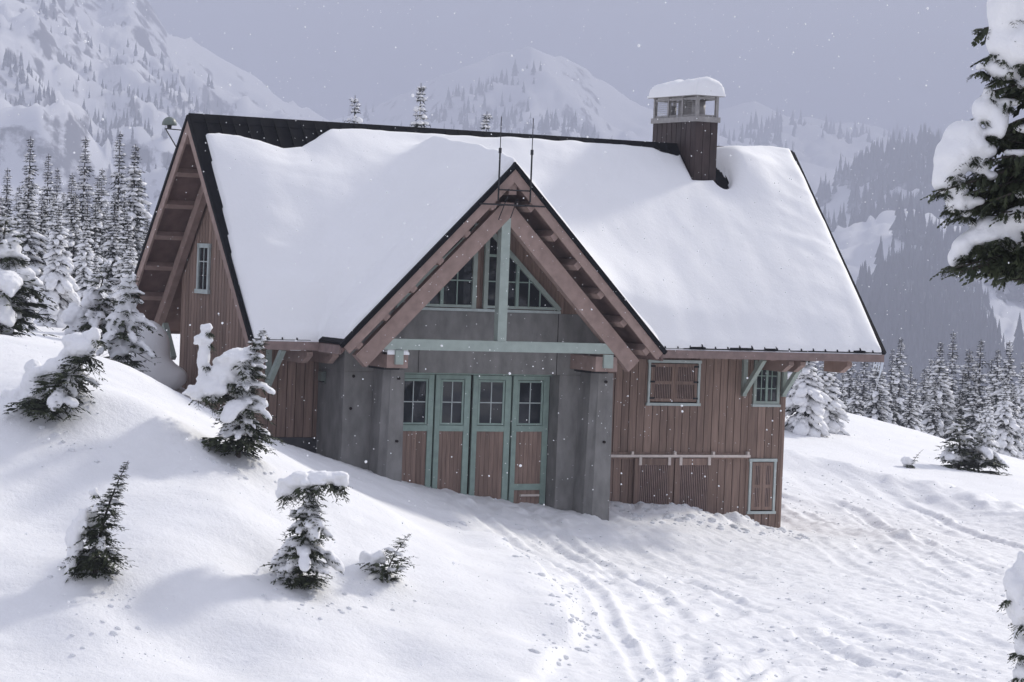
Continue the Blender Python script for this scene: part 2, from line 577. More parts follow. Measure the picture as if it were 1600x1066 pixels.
def hill(name, sky_px, r0, r1, z0, amp, label, seed, ext=400, nb=340, nr=120, power=1.15):
    r0, r1, z0, amp = r0 * KM, r1 * KM, z0 * KM, amp * KM
    sky_px = np.array(sky_px, float)
    b = np.linspace(0, 1, nb)
    px = np.interp(b, np.linspace(0, 1, 2), [sky_px[0, 0], sky_px[-1, 0]])
    py = np.interp(px, sky_px[:, 0], sky_px[:, 1])
    dirs = np.array([ray(a, c) for a, c in zip(px, py)])
    hl = np.hypot(dirs[:, 0], dirs[:, 1])
    ux, uy = dirs[:, 0] / hl, dirs[:, 1] / hl
    rj = r1 * (1 + 0.06 * fbm(px / 130, px * 0 + seed, 3, seed))
    zr = CAM[2] + dirs[:, 2] / hl * rj
    kk = np.hanning(nb // 5 | 1)
    zs = np.convolve(np.pad(zr, len(kk) // 2, mode='edge'), kk / kk.sum(), 'valid')
    t = np.concatenate([np.linspace(0, 1, nr), np.linspace(1.03, 1.5, 16)])
    Rr = r0 + (rj - r0)[None, :] * t[:, None]
    X = CAM[0] + ux[None] * Rr
    Y = CAM[1] + uy[None] * Rr
    sh = np.where(t <= 1, np.clip(t, 0, 1) ** power, 1 - (t - 1) * 1.2)
    tw = np.clip((t - .55) / .4, 0, 1) ** 1.5
    ze = zs[None] * (1 - tw[:, None]) + zr[None] * tw[:, None]
    Z = z0 + (ze - z0) * sh[:, None]
    sc = r1 / 7.0
    n = fbm(X / sc, Y / sc, 5, seed) + 0.5 * (0.5 - np.abs(fbm(X / sc * 2, Y / sc * 2, 4, seed + 5)) * 2)
    n = n + .35 * (.35 - np.abs(fbm(X / sc * 5, Y / sc * 5, 4, seed + 9)) * 2) + .22 * fbm(X / sc * 16, Y / sc * 16, 3, seed + 11)
    fade = np.clip(t * 3, 0, 1) * np.where(t < 1, np.clip((1.0 - t) * 6, 0.12, 1), 0.3)
    Z = Z + amp * n * fade[:, None]
    V = np.stack([X, Y, Z], -1)
    ii = np.arange(V.shape[0] * nb).reshape(V.shape[0], nb)
    F = np.stack([ii[:-1, :-1], ii[:-1, 1:], ii[1:, 1:], ii[1:, :-1]], -1).reshape(-1, 4)
    o = link(name, npmesh(name, V.reshape(-1, 3), F, True), 'mount')
    tag(o, label, kind='structure')
    HZ[name] = (V, px)
    return V, px, t


def forest(name, V, px, t, n, hgt, label, mask, seed):
    """far firs on a slope: one mass"""
    rs = np.random.RandomState(seed)
    out_v = []
    out_f = []
    c = 0
    nb = V.shape[1]
    nr = int((t <= 1.0).sum())
    tries = 0
    while c < n and tries < n * 60:
        tries += 1
        i = rs.randint(0, nr - 1)
        j = rs.randint(0, nb - 1)
        a, b_ = rs.rand(2)
        p = V[i, j] * (1 - a) * (1 - b_) + V[i, j + 1] * a * (1 - b_) + V[i + 1, j] * (1 - a) * b_ + V[i + 1, j + 1] * a * b_
        if rs.rand() > mask(px[j], t[i], p):
            continue
        h_ = KM * hgt * (0.45 + 0.8 * rs.rand())
        rr = h_ * (0.15 + 0.09 * rs.rand())
        ls = c * 0
        for k in range(5):
            zb = p[2] + h_ * (0.02 + 0.17 * k)
            zt = zb + h_ * (0.36 if k < 4 else 0.34)
            r_ = rr * (1 - k * 0.19)
            m0 = len(out_v)
            ph = rs.rand() * 6.28
            for q in range(6):
                r2 = r_ * (0.6 + 0.75 * rs.rand())
                out_v.append((p[0] + r2 * math.cos(ph + q * 1.047), p[1] + r2 * math.sin(ph + q * 1.047), zb - h_ * 0.05 * rs.rand()))
            out_v.append((p[0], p[1], zt))
            for q in range(6):
                out_f.append((m0 + q, m0 + (q + 1) % 6, m0 + 6))
        c += 1
    o = link(name, npmesh(name, np.array(out_v), np.array(out_f)), 'hilltree')
    tag(o, label, 'forest', kind='stuff')
    return o


Vl, pl_, tl = hill('mountain', [(-900, -330), (-500, -330), (-200, -220), (60, -120), (200, -60), (262, 48), (330, 78), (400, 122), (450, 158), (520, 190), (700, 260), (900, 330)], 400, 1150, -36, 30,
                   'steep snowy mountainside with rock outcrops rising behind the tall firs', 3, nb=420, nr=150)
Vc, pc_, tc = hill('mountain_peak', [(300, 260), (480, 200), (600, 160), (680, 118), (760, 88), (830, 66), (875, 85), (930, 120), (1000, 166), (1060, 190), (1200, 240), (1500, 330)], 560, 1200, -34, 20,
                   'pale snowy peak almost lost in haze behind the ridge', 8)
Vr, pr_, tr_ = hill('mountain_shoulder', [(860, 300), (1000, 220), (1110, 172), (1180, 150), (1245, 182), (1330, 196), (1400, 212), (1445, 240), (1500, 262), (1600, 300), (1800, 330), (2200, 340)], 500, 1500, -34, 22,
                    'rounded snowy shoulder with clumps of firs beside the chimney', 12)
Vf, pf_, tf = hill('forested_slope', [(1150, 420), (1230, 345), (1300, 290), (1380, 255), (1440, 240), (1500, 262), (1600, 300), (1800, 330), (2300, 320)], 300, 900, -34, 11,
                   'dark forested slope beyond the firs on the right', 21)


def mk(sc, thr, seed, gain=6):
    return lambda px, t, p: float(np.clip((fbm(np.array(p[0] / sc / KM), np.array(p[1] / sc / KM), 3, seed) - thr) * gain, 0, 1))


m1 = mk(30, 0.10, 31, 4)
forest('far_firs', Vl, pl_, tl, 3600, 4.2, 'sparse clumps of dark firs scattered over the steep mountainside',
       lambda px, t, p: m1(px, t, p) * (1.0 if t < 0.6 else (0.35 if t < 0.85 else 0.0)), 1)
m2 = mk(110, 0.10, 37)
forest('far_firs', Vc, pc_, tc, 1800, 6, 'faint clumps of firs on the hazy peak', lambda px, t, p: m2(px, t, p) * (1.0 if t < 0.9 else 0.2), 2)
m3 = mk(80, 0.08, 41)
forest('far_firs', Vr, pr_, tr_, 2600, 9.5, 'clumps of firs on the rounded snowy shoulder', lambda px, t, p: max(m3(px, t, p), 0.9 * (px > 1440)), 3)
m4 = mk(30, -0.12, 47, 3.0)
forest('dense_far_firs', Vf, pf_, tf, 11000, 8.5, 'dense dark fir forest covering the right hand slope', lambda px, t, p: m4(px, t, p) * (.25 if (px < 1330 and t > .6) else 1) * (t > .05), 4)

# ------------------------------------------------------------------ the building (coordinates: eave corner at the origin, z up from the eave)
L, s_, h_, wl, xr, wf, GXc, q_, gh, gw = 16.0, 4.451, 4.844, 0.91, 14.40, 1.74, 5.40, 1.266, 3.92, 3.854
wb = 2 * s_ - wf
TM = h_ / s_
TC = gh / gw
B = empty('mountain_lodge', (0, 0, 0), 'brown board and concrete mountain building with steep snow covered roof and front gable', 'building')
B.location = (0, 0, EZ)


def bl(mb, name, m, parent=None, smooth=False):
    """build a mesh given in building coordinates under the building or one of its parts"""
    me_o = mb.build(name, m, None, smooth)
    me_o.parent = parent or B
    return me_o


_ub = {}


def unit(m):
    if m not in _ub:
        mb = MB().box(-.5, .5, -.5, .5, -.5, .5)
        me = bpy.data.meshes.new('board')
        me.from_pydata(mb.v, [], mb.f)
        bm = bmesh.new()
        bm.from_mesh(me)
        bmesh.ops.recalc_face_normals(bm, faces=bm.faces)
        bm.to_mesh(me)
        bm.free()
        me.materials.append(M[m])
        _ub[m] = me
    return _ub[m]


def piece(name, m, parent, x0, x1, y0, y1, z0, z1):
    o = bpy.data.objects.new(name, unit(m))
    COL.objects.link(o)
    o.parent = parent
    o.location = ((x0 + x1) / 2, (y0 + y1) / 2, (z0 + z1) / 2)
    o.scale = (x1 - x0, y1 - y0, z1 - z0)
    return o


R = random.Random(7)
roof_u = lambda y: TM * (y if y < s_ else 2 * s_ - y)          # roof top at y
SL = 0.20                                                       # vertical thickness of the roof slab

# wall cores
def wall_front(x0, x1, zb, zt):
    return bl(MB().box(x0, x1, wf + .03, wf + .22, zb, zt), 'wall', 'gap')


zt_w = TM * wf - SL - .12
wfr = wall_front(8.50, xr - .03, -5.2, zt_w)
wfl = wall_front(wl + .03, 2.262, -5.2, zt_w)


def boards_x(par, x0, x1, y, zb, zt, wd=0.205, skip=()):
    x = x0
    while x < x1 - .02:
        e = min(x + wd * R.uniform(.93, 1.07), x1)
        if x1 - e < .06:
            e = x1
        for (za, zb2) in _cut(x, e, zb, zt, skip):
            piece('board', 'wood', par, x + .009, e - .009, y - .006 * R.random(), y + .035, za, zb2)
        x = e


def _cut(x, e, zb, zt, skip):
    seg = [(zb, zt)]
    for (a, b, c, d) in skip:
        if e > a + .01 and x < b - .01:
            n = []
            for (u, v) in seg:
                if d <= u or c >= v:
                    n.append((u, v))
                else:
                    if c > u:
                        n.append((u, c))
                    if d < v:
                        n.append((d, v))
            seg = n
    return seg


boards_x(wfr, 8.52, 13.40, wf, -2.60, zt_w + .02)
boards_x(wfr, 8.52, 13.40, wf, -5.1, -2.66)
boards_x(wfr, 13.45, xr, wf, -5.1, zt_w + .02)
piece('corner_board', 'wood', wfr, 13.37, 13.45, wf - .025, wf + .04, -5.1, zt_w)
piece('band_board', 'wood', wfr, 8.6, 13.40, wf - .03, wf + .03, -2.665, -2.505)
boards_x(wfl, wl, 2.26, wf, -2.19, zt_w + .02)
piece('plinth', 'concdark', wfl, wl + .01, 2.262, wf - .015, wf + .03, -5.2, -2.195)
# gable walls
for side, xw, sgn, nm in (('l', wl, 1, 0), ('r', xr, -1, 1)):
    ya, yb = wf + .03, wb
    zf = lambda y: roof_u(y) - SL
    poly = [(xw + sgn * .03, ya, -5.2), (xw + sgn * .03, yb, -5.2), (xw + sgn * .03, yb, zf(yb)), (xw + sgn * .03, s_, zf(s_)), (xw + sgn * .03, ya, zf(ya))]
    g = bl(MB().prism(poly, (sgn * .19, 0, 0)), 'gable_wall', 'gap')
    y = ya - .03
    while y < yb - .02:
        e = min(y + .2 * R.uniform(.93, 1.07), yb)
        top = min(zf(y), zf(e)) - .01
        if nm == 0 and y > 5.05 and e < 6.25:
            pass
        x0 = xw - .004 * R.random()
        piece('board', 'wood', g, min(x0, x0 + sgn * .035), max(x0, x0 + sgn * .035), y + .013, e - .013, -5.1 if nm else -4.0, top)
        y = e
    bl(MB().box(xw + .2, xw + .4, wb - .2, wb - .01, -5, -4.9), 'sill_block', 'gap', g)
rw = bl(MB().box(wl + .05, xr - .05, wb - .2, wb + .02, -5.2, zt_w), 'rear_wall', 'wood')
bl(MB().box(xr - .06, xr + .012, wf - .012, wf + .10, -5.1, zt_w), 'corner_board', 'wood')
bl(MB().box(wl - .012, wl + .07, wf - .012, wf + .10, -2.19, zt_w), 'corner_board', 'wood')

# roof slabs
def slab(pts, name, m, parent=None, down=SL):
    lo = [(x, y, z - down) for x, y, z in pts]
    return bl(MB().hexa(lo + list(pts)), name, m, parent)


rf = empty('roof')
rf.parent = B
xa_, xb_, yq = GXc - gw, GXc + gw, .56
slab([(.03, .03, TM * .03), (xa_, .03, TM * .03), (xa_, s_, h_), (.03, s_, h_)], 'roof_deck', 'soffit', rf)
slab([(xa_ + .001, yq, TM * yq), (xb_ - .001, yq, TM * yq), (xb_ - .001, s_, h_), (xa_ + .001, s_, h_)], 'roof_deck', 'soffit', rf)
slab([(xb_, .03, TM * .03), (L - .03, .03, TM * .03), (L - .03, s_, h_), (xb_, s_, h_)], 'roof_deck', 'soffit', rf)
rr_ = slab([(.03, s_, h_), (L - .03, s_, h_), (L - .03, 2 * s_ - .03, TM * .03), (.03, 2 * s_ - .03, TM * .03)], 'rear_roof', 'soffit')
slab([(0, s_ + .002, h_ + .03), (L, s_ + .002, h_ + .03), (L, 2 * s_, .03), (0, 2 * s_, .03)], 'roof_sheet', 'metalroof', rr_, .035)
# cross gable slabs run back into the main roof
ym = gh / TM


def cross(sg, name):
    e = GXc + sg * gw
    pts = [(e, -q_ + .02, 0), (GXc, -q_ + .02, gh), (GXc, ym, gh), (e, 0.05, 0)]
    lo = [(x, y, z - SL) for x, y, z in pts]
    return bl(MB().hexa(lo + pts), name, 'soffit')


cl = cross(-1, 'cross_roof')
cr = cross(1, 'cross_roof')
for sg, pr in ((-1, cl), (1, cr)):
    e = GXc + sg * (gw + .03)
    pts = [(e, -q_ - .02, -.02), (GXc, -q_ - .02, gh + .012), (GXc, ym + .1, gh + .012), (e, .1, -.02)]
    lo = [(x, y, z + .004) for x, y, z in pts]
    hi = [(x, y, z + .05) for x, y, z in pts]
    bl(MB().hexa(lo + hi), 'roof_sheet', 'metalroof', pr)
# standing seam panels on the front slope
npan = 48
pw = L / npan
n = Vector((0, -TM, 1)).normalized()


def panel(y0):
    y1 = s_
    mb = MB()
    a = Vector((0, y0, TM * y0)) + n * .004
    b = Vector((0, y1, TM * y1)) + n * .004
    P0 = [Vector((.002, 0, 0)) + a, Vector((pw - .002, 0, 0)) + a, Vector((pw - .002, 0, 0)) + b, Vector((.002, 0, 0)) + b]
    mb.hexa([tuple(p) for p in P0] + [tuple(p + n * .018) for p in P0])
    P1 = [Vector((.002, 0, 0)) + a + n * .018, Vector((.03, 0, 0)) + a + n * .018, Vector((.03, 0, 0)) + b + n * .018, Vector((.002, 0, 0)) + b + n * .018]
    mb.hexa([tuple(p) for p in P1] + [tuple(p + n * .030) for p in P1])
    return bl(mb, 'roof_panel', 'metalroof', rf)


pan = {}
for i in range(npan):
    x0 = i * pw
    mid = x0 + pw > xa_ and x0 < xb_
    if mid not in pan:
        pan[mid] = panel(.58 if mid else .0)
        o = pan[mid]
    else:
        o = pan[mid].copy()
        COL.objects.link(o)
    o.location = (x0, 0, 0)
nrm = Vector((0, -TM, 1)).normalized()
# ridge cap, rake trims, eave fascia
bl(MB().prism([(-.02, s_ - .16, h_ - .13), (-.02, s_, h_ + .07), (-.02, s_ + .16, h_ - .13), (-.02, s_ + .13, h_ - .17), (-.02, s_, h_ - .02), (-.02, s_ - .13, h_ - .17)], (L + .04, 0, 0)),
   'ridge_cap', 'metalroof', rf)
bl(MB().prism([(GXc - .15, -q_ - .04, gh - .1), (GXc, -q_ - .04, gh + .085), (GXc + .15, -q_ - .04, gh - .1), (GXc + .12, -q_ - .04, gh - .12), (GXc, -q_ - .04, gh + .02), (GXc - .12, -q_ - .04, gh - .12)],
              (0, 1.4, 0)), 'ridge_cap', 'metalroof', cl)
bl(MB().box(.0, GXc - gw - .03, -.035, .02, -.20, -.02), 'fascia', 'fascia', rf)
bl(MB().box(GXc + gw + .03, L, -.035, .02, -.20, -.02), 'fascia', 'fascia', rf)
bl(MB().box(.0, L, 2 * s_ - .02, 2 * s_ + .035, -.235, -.02), 'fascia', 'fascia', rr_)
bl(MB().beam((GXc - gw - .02, -q_ + .06, -.13), (GXc - gw - .02, -.04, -.13), .045, .19), 'fascia', 'fascia', cl)
bl(MB().beam((GXc + gw + .02, -q_ + .06, -.13), (GXc + gw + .02, -.04, -.13), .045, .19), 'fascia', 'fascia', cr)
# barge boards and rake metal of the main gables
ang = math.atan(TM)
for xx, sg in ((-.005, 1), (L + .005, -1)):
    for (y0, y1, pr) in ((0, s_, rf), (2 * s_, s_, rr_)):
        d = Vector((0, y1 - y0, h_)).normalized()
        nn = Vector((0, -d.z, d.y)) if y1 > y0 else Vector((0, d.z, -d.y))
        nn = Vector((0, -TM if y1 > y0 else TM, 1)).normalized()
        a = Vector((xx, y0, 0)) - nn * .15
        b = Vector((xx, y1, h_)) - nn * .15
        dxo = Vector((.004 if pr is rr_ else 0, 0, 0))
        bl(MB().beam(a + dxo, b + dxo, .05, .24, nn), 'barge_board', 'timber', pr)
        a = Vector((xx - sg * .012, y0, 0)) + nn * .005
        b = Vector((xx - sg * .012, y1, h_)) + nn * .005
        bl(MB().beam(a + dxo, b + dxo, .085, .085, nn), 'rake_trim', 'metalroof', pr)
# main gable overhang: purlins, rake chords, braces
for xw, xe in ((wl, .03), (xr, L - .03)):
    x0, x1 = min(xw, xe) + .0, max(xw, xe) - .0
    for k in range(7):
        for sgn in (0, 1):
            y = .25 + k * (s_ - .45) / 6.0
            z = TM * y - SL - .105
            y = y if sgn == 0 else 2 * s_ - y
            nn = Vector((0, -TM if sgn == 0 else TM, 1)).normalized()
            bl(MB().beam((x0, y, z), (x1, y, z), .13, .17, nn), 'purlin', 'timber', rf if sgn == 0 else rr_)
    xc = xw - .14 if xw < 5 else xw + .14
    for sgn in (0, 1):
        y0, y1 = .22, s_ - .31
        nn = Vector((0, -TM if sgn == 0 else TM, 1)).normalized()
        ya, yb_ = (y0, y1) if sgn == 0 else (2 * s_ - y0, 2 * s_ - y1)
        off = nn * -.40
        bl(MB().beam(Vector((xc, ya, TM * y0)) + off, Vector((xc, yb_, TM * y1)) + off, .16, .26, nn), 'rake_beam', 'timber', rf if sgn == 0 else rr_)
    # rear knee brace
    bl(MB().beam((xc, wb + .02, -.75), (xc, wb + .72, .02), .13, .13), 'knee_brace', 'green', rr_)
# eave plates carrying the overhang and knee braces on the front
for xb in (1.05, 13.20, 14.32):
    br = bl(MB().beam((xb, wf - .01, -1.10), (xb, .85, -.22), .11, .12), 'knee_brace', 'green', rf)
    bl(MB().box(xb - .055, xb + .055, wf - .10, wf - .006, -1.15, .55), 'brace_post', 'green', rf)
    bl(MB().box(xb - .08, xb + .08, .45, wf - .006, -.235, -.06), 'lookout', 'timber', rf)
for xb in (1.45, 2.05, 13.62, 13.95, 15.25):
    lk = bl(MB().prism([(xb - .07, .30, -.24), (xb - .07, .30, -.33), (xb - .07, .62, -.50), (xb - .07, wf - .006 if xb < 15 else 1.3, -.50), (xb - .07, wf - .006 if xb < 15 else 1.3, -.10), (xb - .07, .62, -.10)],
                       (.14, 0, 0)), 'lookout', 'timber', rf)

# ---- concrete front block with door recess
dy = 0.68
bl(MB().box(7.50, 8.50, .29, 1.77, -5.2, -.655), 'concrete_wall', 'conc')
cw = bl(MB().box(2.26, 3.64, .29, 1.77, -5.2, -.655), 'concrete_wall', 'conc')
cln = bl(MB().box(2.255, 8.505, .285, 1.775, -.65, .72), 'concrete_lintel', 'conc')
bl(MB().box(2.26, 8.50, 1.4, 1.76, .5, .70), 'concrete_top', 'conc')
bl(MB().box(7.40, 7.416, .282, .30, -.652, .722), 'joint', 'gap', cln)
bl(MB().box(4.0, 4.012, .282, .30, -.652, .0), 'joint', 'gap', cln)
yp = -.35
for x0, x1 in ((2.95, 3.40), (8.02, 8.52)):
    c = .13
    def ring(z, b):
        return [(x0 - b, .288, z), (x0 - b, yp + c, z), (x0 + c - b, yp - b, z), (x1, yp - b, z), (x1 + b * .3, yp + .07, z), (x1 + b * .3, .288, z)]
    a, b2 = ring(-5.2, .10), ring(-.56, 0)
    i = MB()
    i.v = a + b2
    i.f = [(0, 1, 2, 3, 4, 5), (6, 7, 8, 9, 10, 11)] + [(k, (k + 1) % 6, 6 + (k + 1) % 6, 6 + k) for k in range(6)]
    pier = bl(i, 'concrete_pier', 'conc')
    for zz in (-.75, -2.1):
        bl(MB().tube([(x0 + .30, yp - .05 - .02 * abs(zz), zz), (x0 + .30, yp + .1, zz)], .03, 8), 'tie_hole', 'gap', pier)
    # bracket on the pier with its green block
    bx0, bx1 = (2.72, 3.21) if x0 < 4 else (7.75, 8.29)
    br = bl(MB().box(bx0, bx1, -.93, .285, -.50, -.17), 'bracket_beam', 'timber')
    bl(MB().box(bx0 + .17, bx1 - .14, -1.0, -.935, -.42, -.12), 'block', 'green', br)
    bl(MB().box(bx0 + .1, bx1 - .02, yp - .2, .27, -.557, -.503), 'bearing_plate', 'dark', br)
for zz, xx in ((-.75, 2.48), (-1.45, 2.44)):
    bl(MB().tube([(xx, .275, zz), (xx, .35, zz)], .035, 8), 'tie_hole', 'gap', cw)

# ---- gable infill above the concrete
ztop = lambda x: gh - TC * abs(x - GXc) - SL
gi = bl(MB().prism([(GXc - 2.92, .33, .72), (GXc + 2.92, .33, .72), (GXc + 2.92, .33, ztop(GXc + 2.92)), (GXc, .33, ztop(GXc)), (GXc - 2.92, .33, ztop(GXc - 2.92))], (0, .2, 0)), 'gable_infill', 'soffit')
x = GXc - 2.9
while x < GXc + 2.88:
    e = min(x + .21, GXc + 2.9)
    tz_ = min(ztop(x), ztop(e)) - .01
    piece('board', 'wood', gi, x + .004, e - .004, .30, .335, .725, tz_)
    x = e
sill = bl(MB().box(GXc - 2.0, GXc + 2.02, .20, .30, .725, .785), 'sill', 'paletrim', gi)


def tri_window(sg):
    """glazed triangle beside the centre mullion"""
    wn = bl(MB().prism([(GXc + sg * .10, .27, .80), (GXc + sg * 1.98, .27, .80), (GXc + sg * .10, .27, 2.62)], (0, .025, 0)), 'gable_window', 'room')
    bl(MB().prism([(GXc + sg * .12, .262, .82), (GXc + sg * 1.93, .262, .82), (GXc + sg * .12, .262, 2.55)], (0, .004, 0)), 'pane', 'glass', wn)
    yy = .235
    bl(MB().beam((GXc + sg * .14, yy, .79), (GXc + sg * .14, yy, 2.66), .10, .07, (0, 1, 0)), 'frame', 'green', wn)
    bl(MB().beam((GXc + sg * .08, yy - .004, 2.63), (GXc + sg * 2.0, yy - .004, .80), .07, .10, (0, 0, 1)), 'frame', 'green', wn)
    bl(MB().beam((GXc + sg * .19, yy + .003, .835), (GXc + sg * 1.90, yy + .003, .835), .06, .06), 'frame', 'green', wn)
    for xx in (.42, .70):
        pass
    bl(MB().beam((GXc + sg * .92, yy + .006, .86), (GXc + sg * .92, yy + .006, 1.78), .075, .05, (0, 1, 0)), 'mullion', 'doorgreen', wn)
    bl(MB().beam((GXc + sg * .19, yy + .006, 1.97), (GXc + sg * .70, yy + .006, 1.97), .05, .06), 'transom', 'doorgreen', wn)
    for xx, t0 in ((.55, 1.94), (1.22, 1.48), (1.50, 1.22)):
        bl(MB().beam((GXc + sg * xx, yy + .010, .86), (GXc + sg * xx, yy + .010, t0), .026, .026, (0, 1, 0)), 'muntin', 'doorgreen', wn)
    bl(MB().beam((GXc + sg * .19, yy + .012, 1.40), (GXc + sg * 1.30, yy + .012, 1.40), .026, .026), 'muntin', 'doorgreen', wn)
    return wn


tri_window(-1)
tri_window(1)

# ---- gable truss
yt = -.87
tr = bl(MB().box(GXc - 2.95, GXc + 2.95, yt - .09, yt + .09, -.105, .125), 'tie_beam', 'green')
kp = bl(MB().box(GXc - .105, GXc + .105, yt - .10, yt + .10, .128, 2.86), 'king_post', 'green')
for sg in (-1, 1):
    off = .93
    mb = MB()
    xo = GXc + sg * 3.60
    zi = lambda x: gh - TC * abs(x - GXc)
    a = Vector((GXc + sg * .0, yt + .002 * sg, zi(GXc) - off - .02))
    b = Vector((GXc + sg * 3.30, yt + .002 * sg, zi(GXc + sg * 3.30) - off))
    nn = Vector((sg * TC, 0, 1)).normalized()
    bl(mb.beam(a, b, .20, .36, nn), 'truss_chord', 'timber')
    # barge board and metal edge at the verge
    yo = .002 * sg
    a = Vector((GXc, -q_ + yo, gh)) - nn * .15
    b = Vector((GXc + sg * (gw + .02), -q_ + yo, -.02)) - nn * .15
    bl(MB().beam(a, b, .05, .20, nn), 'barge_board', 'timber', cl if sg < 0 else cr)
    a = Vector((GXc, -q_ - .02 + yo, gh + .01)) - nn * .005
    b = Vector((GXc + sg * (gw + .05), -q_ - .02 + yo, -.04)) - nn * .005
    bl(MB().beam(a, b, .10, .095, nn), 'rake_trim', 'metalroof', cl if sg < 0 else cr)
    for k in range(6):
        xx = GXc + sg * (.48 + k * .60)
        z = zi(xx) - SL - .17
        a = Vector((xx, -q_ + .05, z))
        b = Vector((xx, .28, z))
        bl(MB().beam(a, b, .15, .20, nn), 'purlin', 'timber', cl if sg < 0 else cr)
bl(MB().box(GXc - .09, GXc + .09, -q_ + .05, .28, gh - SL - .42, gh - SL - .02), 'ridge_beam', 'timber', cl)
bl(MB().box(GXc - .16, GXc + .16, yt - .11, yt + .11, 2.865, 3.13), 'gusset_block', 'timber')

# ---- doors
zD0, zD1 = -5.0, -.70
xs = [3.62, 4.62, 5.53, 6.53, 7.50]
bl(MB().box(3.62, 7.52, dy + .09, dy + .12, -5.1, -.66), 'door_backing', 'gap')
bl(MB().box(3.60, 7.54, dy - .03, dy + .05, -.70, -.652), 'door_head', 'doorgreen')
lean = [(-.02, .0), (0, -.02), (.0, -.045), (-.045, .0)]
for k in range(4):
    g0 = .012 if k != 2 else .02
    x0, x1 = xs[k] + g0, xs[k + 1] - (.022 if k in (0, 3) else .055)
    dl = empty('folding_door', (0, 0, 0))
    dl.parent = B
    dl.location = (x0, dy, 0)
    dl.rotation_euler = (0, 0, math.atan2(lean[k][1] - lean[k][0], x1 - x0))
    wdt = x1 - x0
    st = .12 if k else .11
    zr = -1.83
    P = lambda nm, m, a, b, c, d, e, f: piece(nm, m, dl, a, b, c, d, e, f)
    P('stile', 'doorgreen', 0, st, 0, .06, zD0, zD1 - .01)
    P('stile', 'doorgreen', wdt - st - .02, wdt, 0, .06, zD0, zD1 - .01)
    P('rail', 'doorgreen', st + .001, wdt - st - .021, .003, .06, zD1 - .10, zD1 - .01)
    P('rail', 'doorgreen', st + .001, wdt - st - .021, .003, .06, zr - .13, zr)
    P('rail', 'doorgreen', st + .001, wdt - st - .021, .003, .06, zD0, zD0 + .2)
    if k == 3:
        P('rail', 'doorgreen', st + .001, wdt - st - .021, .003, .06, -3.28, -3.14)
        P('handle', 'rail', st + .16, wdt - st - .05, -.035, .02, -3.42, -3.375)
    # sash with four panes
    a, b, c, d = st + .012, wdt - st - .032, zr + .012, zD1 - .112
    sa = .045
    P('sash', 'doorgreen', a, a + sa, .016, .05, c, d)
    P('sash', 'doorgreen', b - sa, b, .016, .05, c, d)
    P('sash', 'doorgreen', a + sa, b - sa, .017, .05, c, c + sa)
    P('sash', 'doorgreen', a + sa, b - sa, .017, .05, d - sa, d)
    mx_, mz_ = (a + b) / 2, (c + d) / 2
    for (u0, u1) in ((a + sa, mx_ - .012), (mx_ + .012, b - sa)):
        for (v0, v1) in ((c + sa, mz_ - .012), (mz_ + .012, d - sa)):
            o = P('pane', 'glass', u0, u1, .033, .037, v0, v1)
            o.rotation_euler = (R.uniform(-.012, .012), 0, R.uniform(-.012, .012))
    P('muntin', 'paletrim', mx_ - .011, mx_ + .011, .024, .045, c + sa, d - sa)
    P('muntin', 'paletrim', a + sa, b - sa, .0235, .044, mz_ - .011, mz_ + .011)
    # planks
    n = 6
    pwid = (wdt - 2 * st - .022) / n
    for j in range(n):
        P('plank', 'wood', st + .002 + j * pwid + .003, st + .002 + (j + 1) * pwid - .003, .028, .05, zD0 + .2, zr - .13)

# ---- windows and shutters
def shutter_window(x0, x1, z0, z1, trim, hinges):
    wn = empty('shuttered_window', (0, 0, 0))
    wn.parent = B
    y = wf - .012
    t = .06
    P = lambda nm, m, a, b, c, d, e, f: piece(nm, m, wn, a, b, c, d, e, f)
    P('frame', trim, x0, x0 + t, y - .045, y, z0, z1)
    P('frame', trim, x1 - t, x1, y - .045, y, z0, z1)
    P('frame', trim, x0 - .02, x1 + .02, y - .05, y - .001, z1 - t, z1 + .01)
    P('frame', trim, x0 - .03, x1 + .03, y - .06, y - .001, z0 - .03, z0 + t * .6)
    P('backing', 'gap', x0 + t, x1 - t, y - .004, y + .002, z0 + t * .5, z1 - t)
    a, b, c, d = x0 + t + .02, x1 - t - .02, z0 + t * .6 + .03, z1 - t - .02
    mx_, mz_ = (a + b) / 2, (c + d) / 2
    r = .075
    for (u0, u1) in ((a, mx_ - .004), (mx_ + .004, b)):
        sh = bl(MB().box(u0, u0 + r, y - .035, y - .006, c, d).box(u1 - r, u1, y - .035, y - .006, c, d)
                .box(u0 + r, u1 - r, y - .034, y - .006, c, c + r).box(u0 + r, u1 - r, y - .034, y - .006, d - r, d)
                .box(u0 + r, u1 - r, y - .034, y - .006, mz_ - r / 2, mz_ + r / 2), 'shutter', 'wood')
        sh.parent = wn
        mb = MB()
        xx = u0 + r + .012
        while xx < u1 - r - .012:
            for (v0, v1) in ((c + r, mz_ - r / 2), (mz_ + r / 2, d - r)):
                mb.box(xx, xx + .020, y - .028, y - .008, v0 + .001, v1 - .001)
            xx += .046
        if mb.v:
            sl_ = bl(mb, 'slats', 'timber')
            sl_.parent = wn
            sl_['kind'] = 'stuff'
    if hinges:
        for zz in (c + .08, mz_ + .02, d - .06):
            for xx in (x0 + t - .01, x1 - t - .12):
                P('hinge', 'dark', xx, xx + .13, y - .048, y - .037, zz - .022, zz + .022)
    return wn


shutter_window(10.57, 11.98, -1.37, -.33, 'paletrim', True)
shutter_window(13.455, 14.20, -3.95, -2.66, 'paletrim', False)


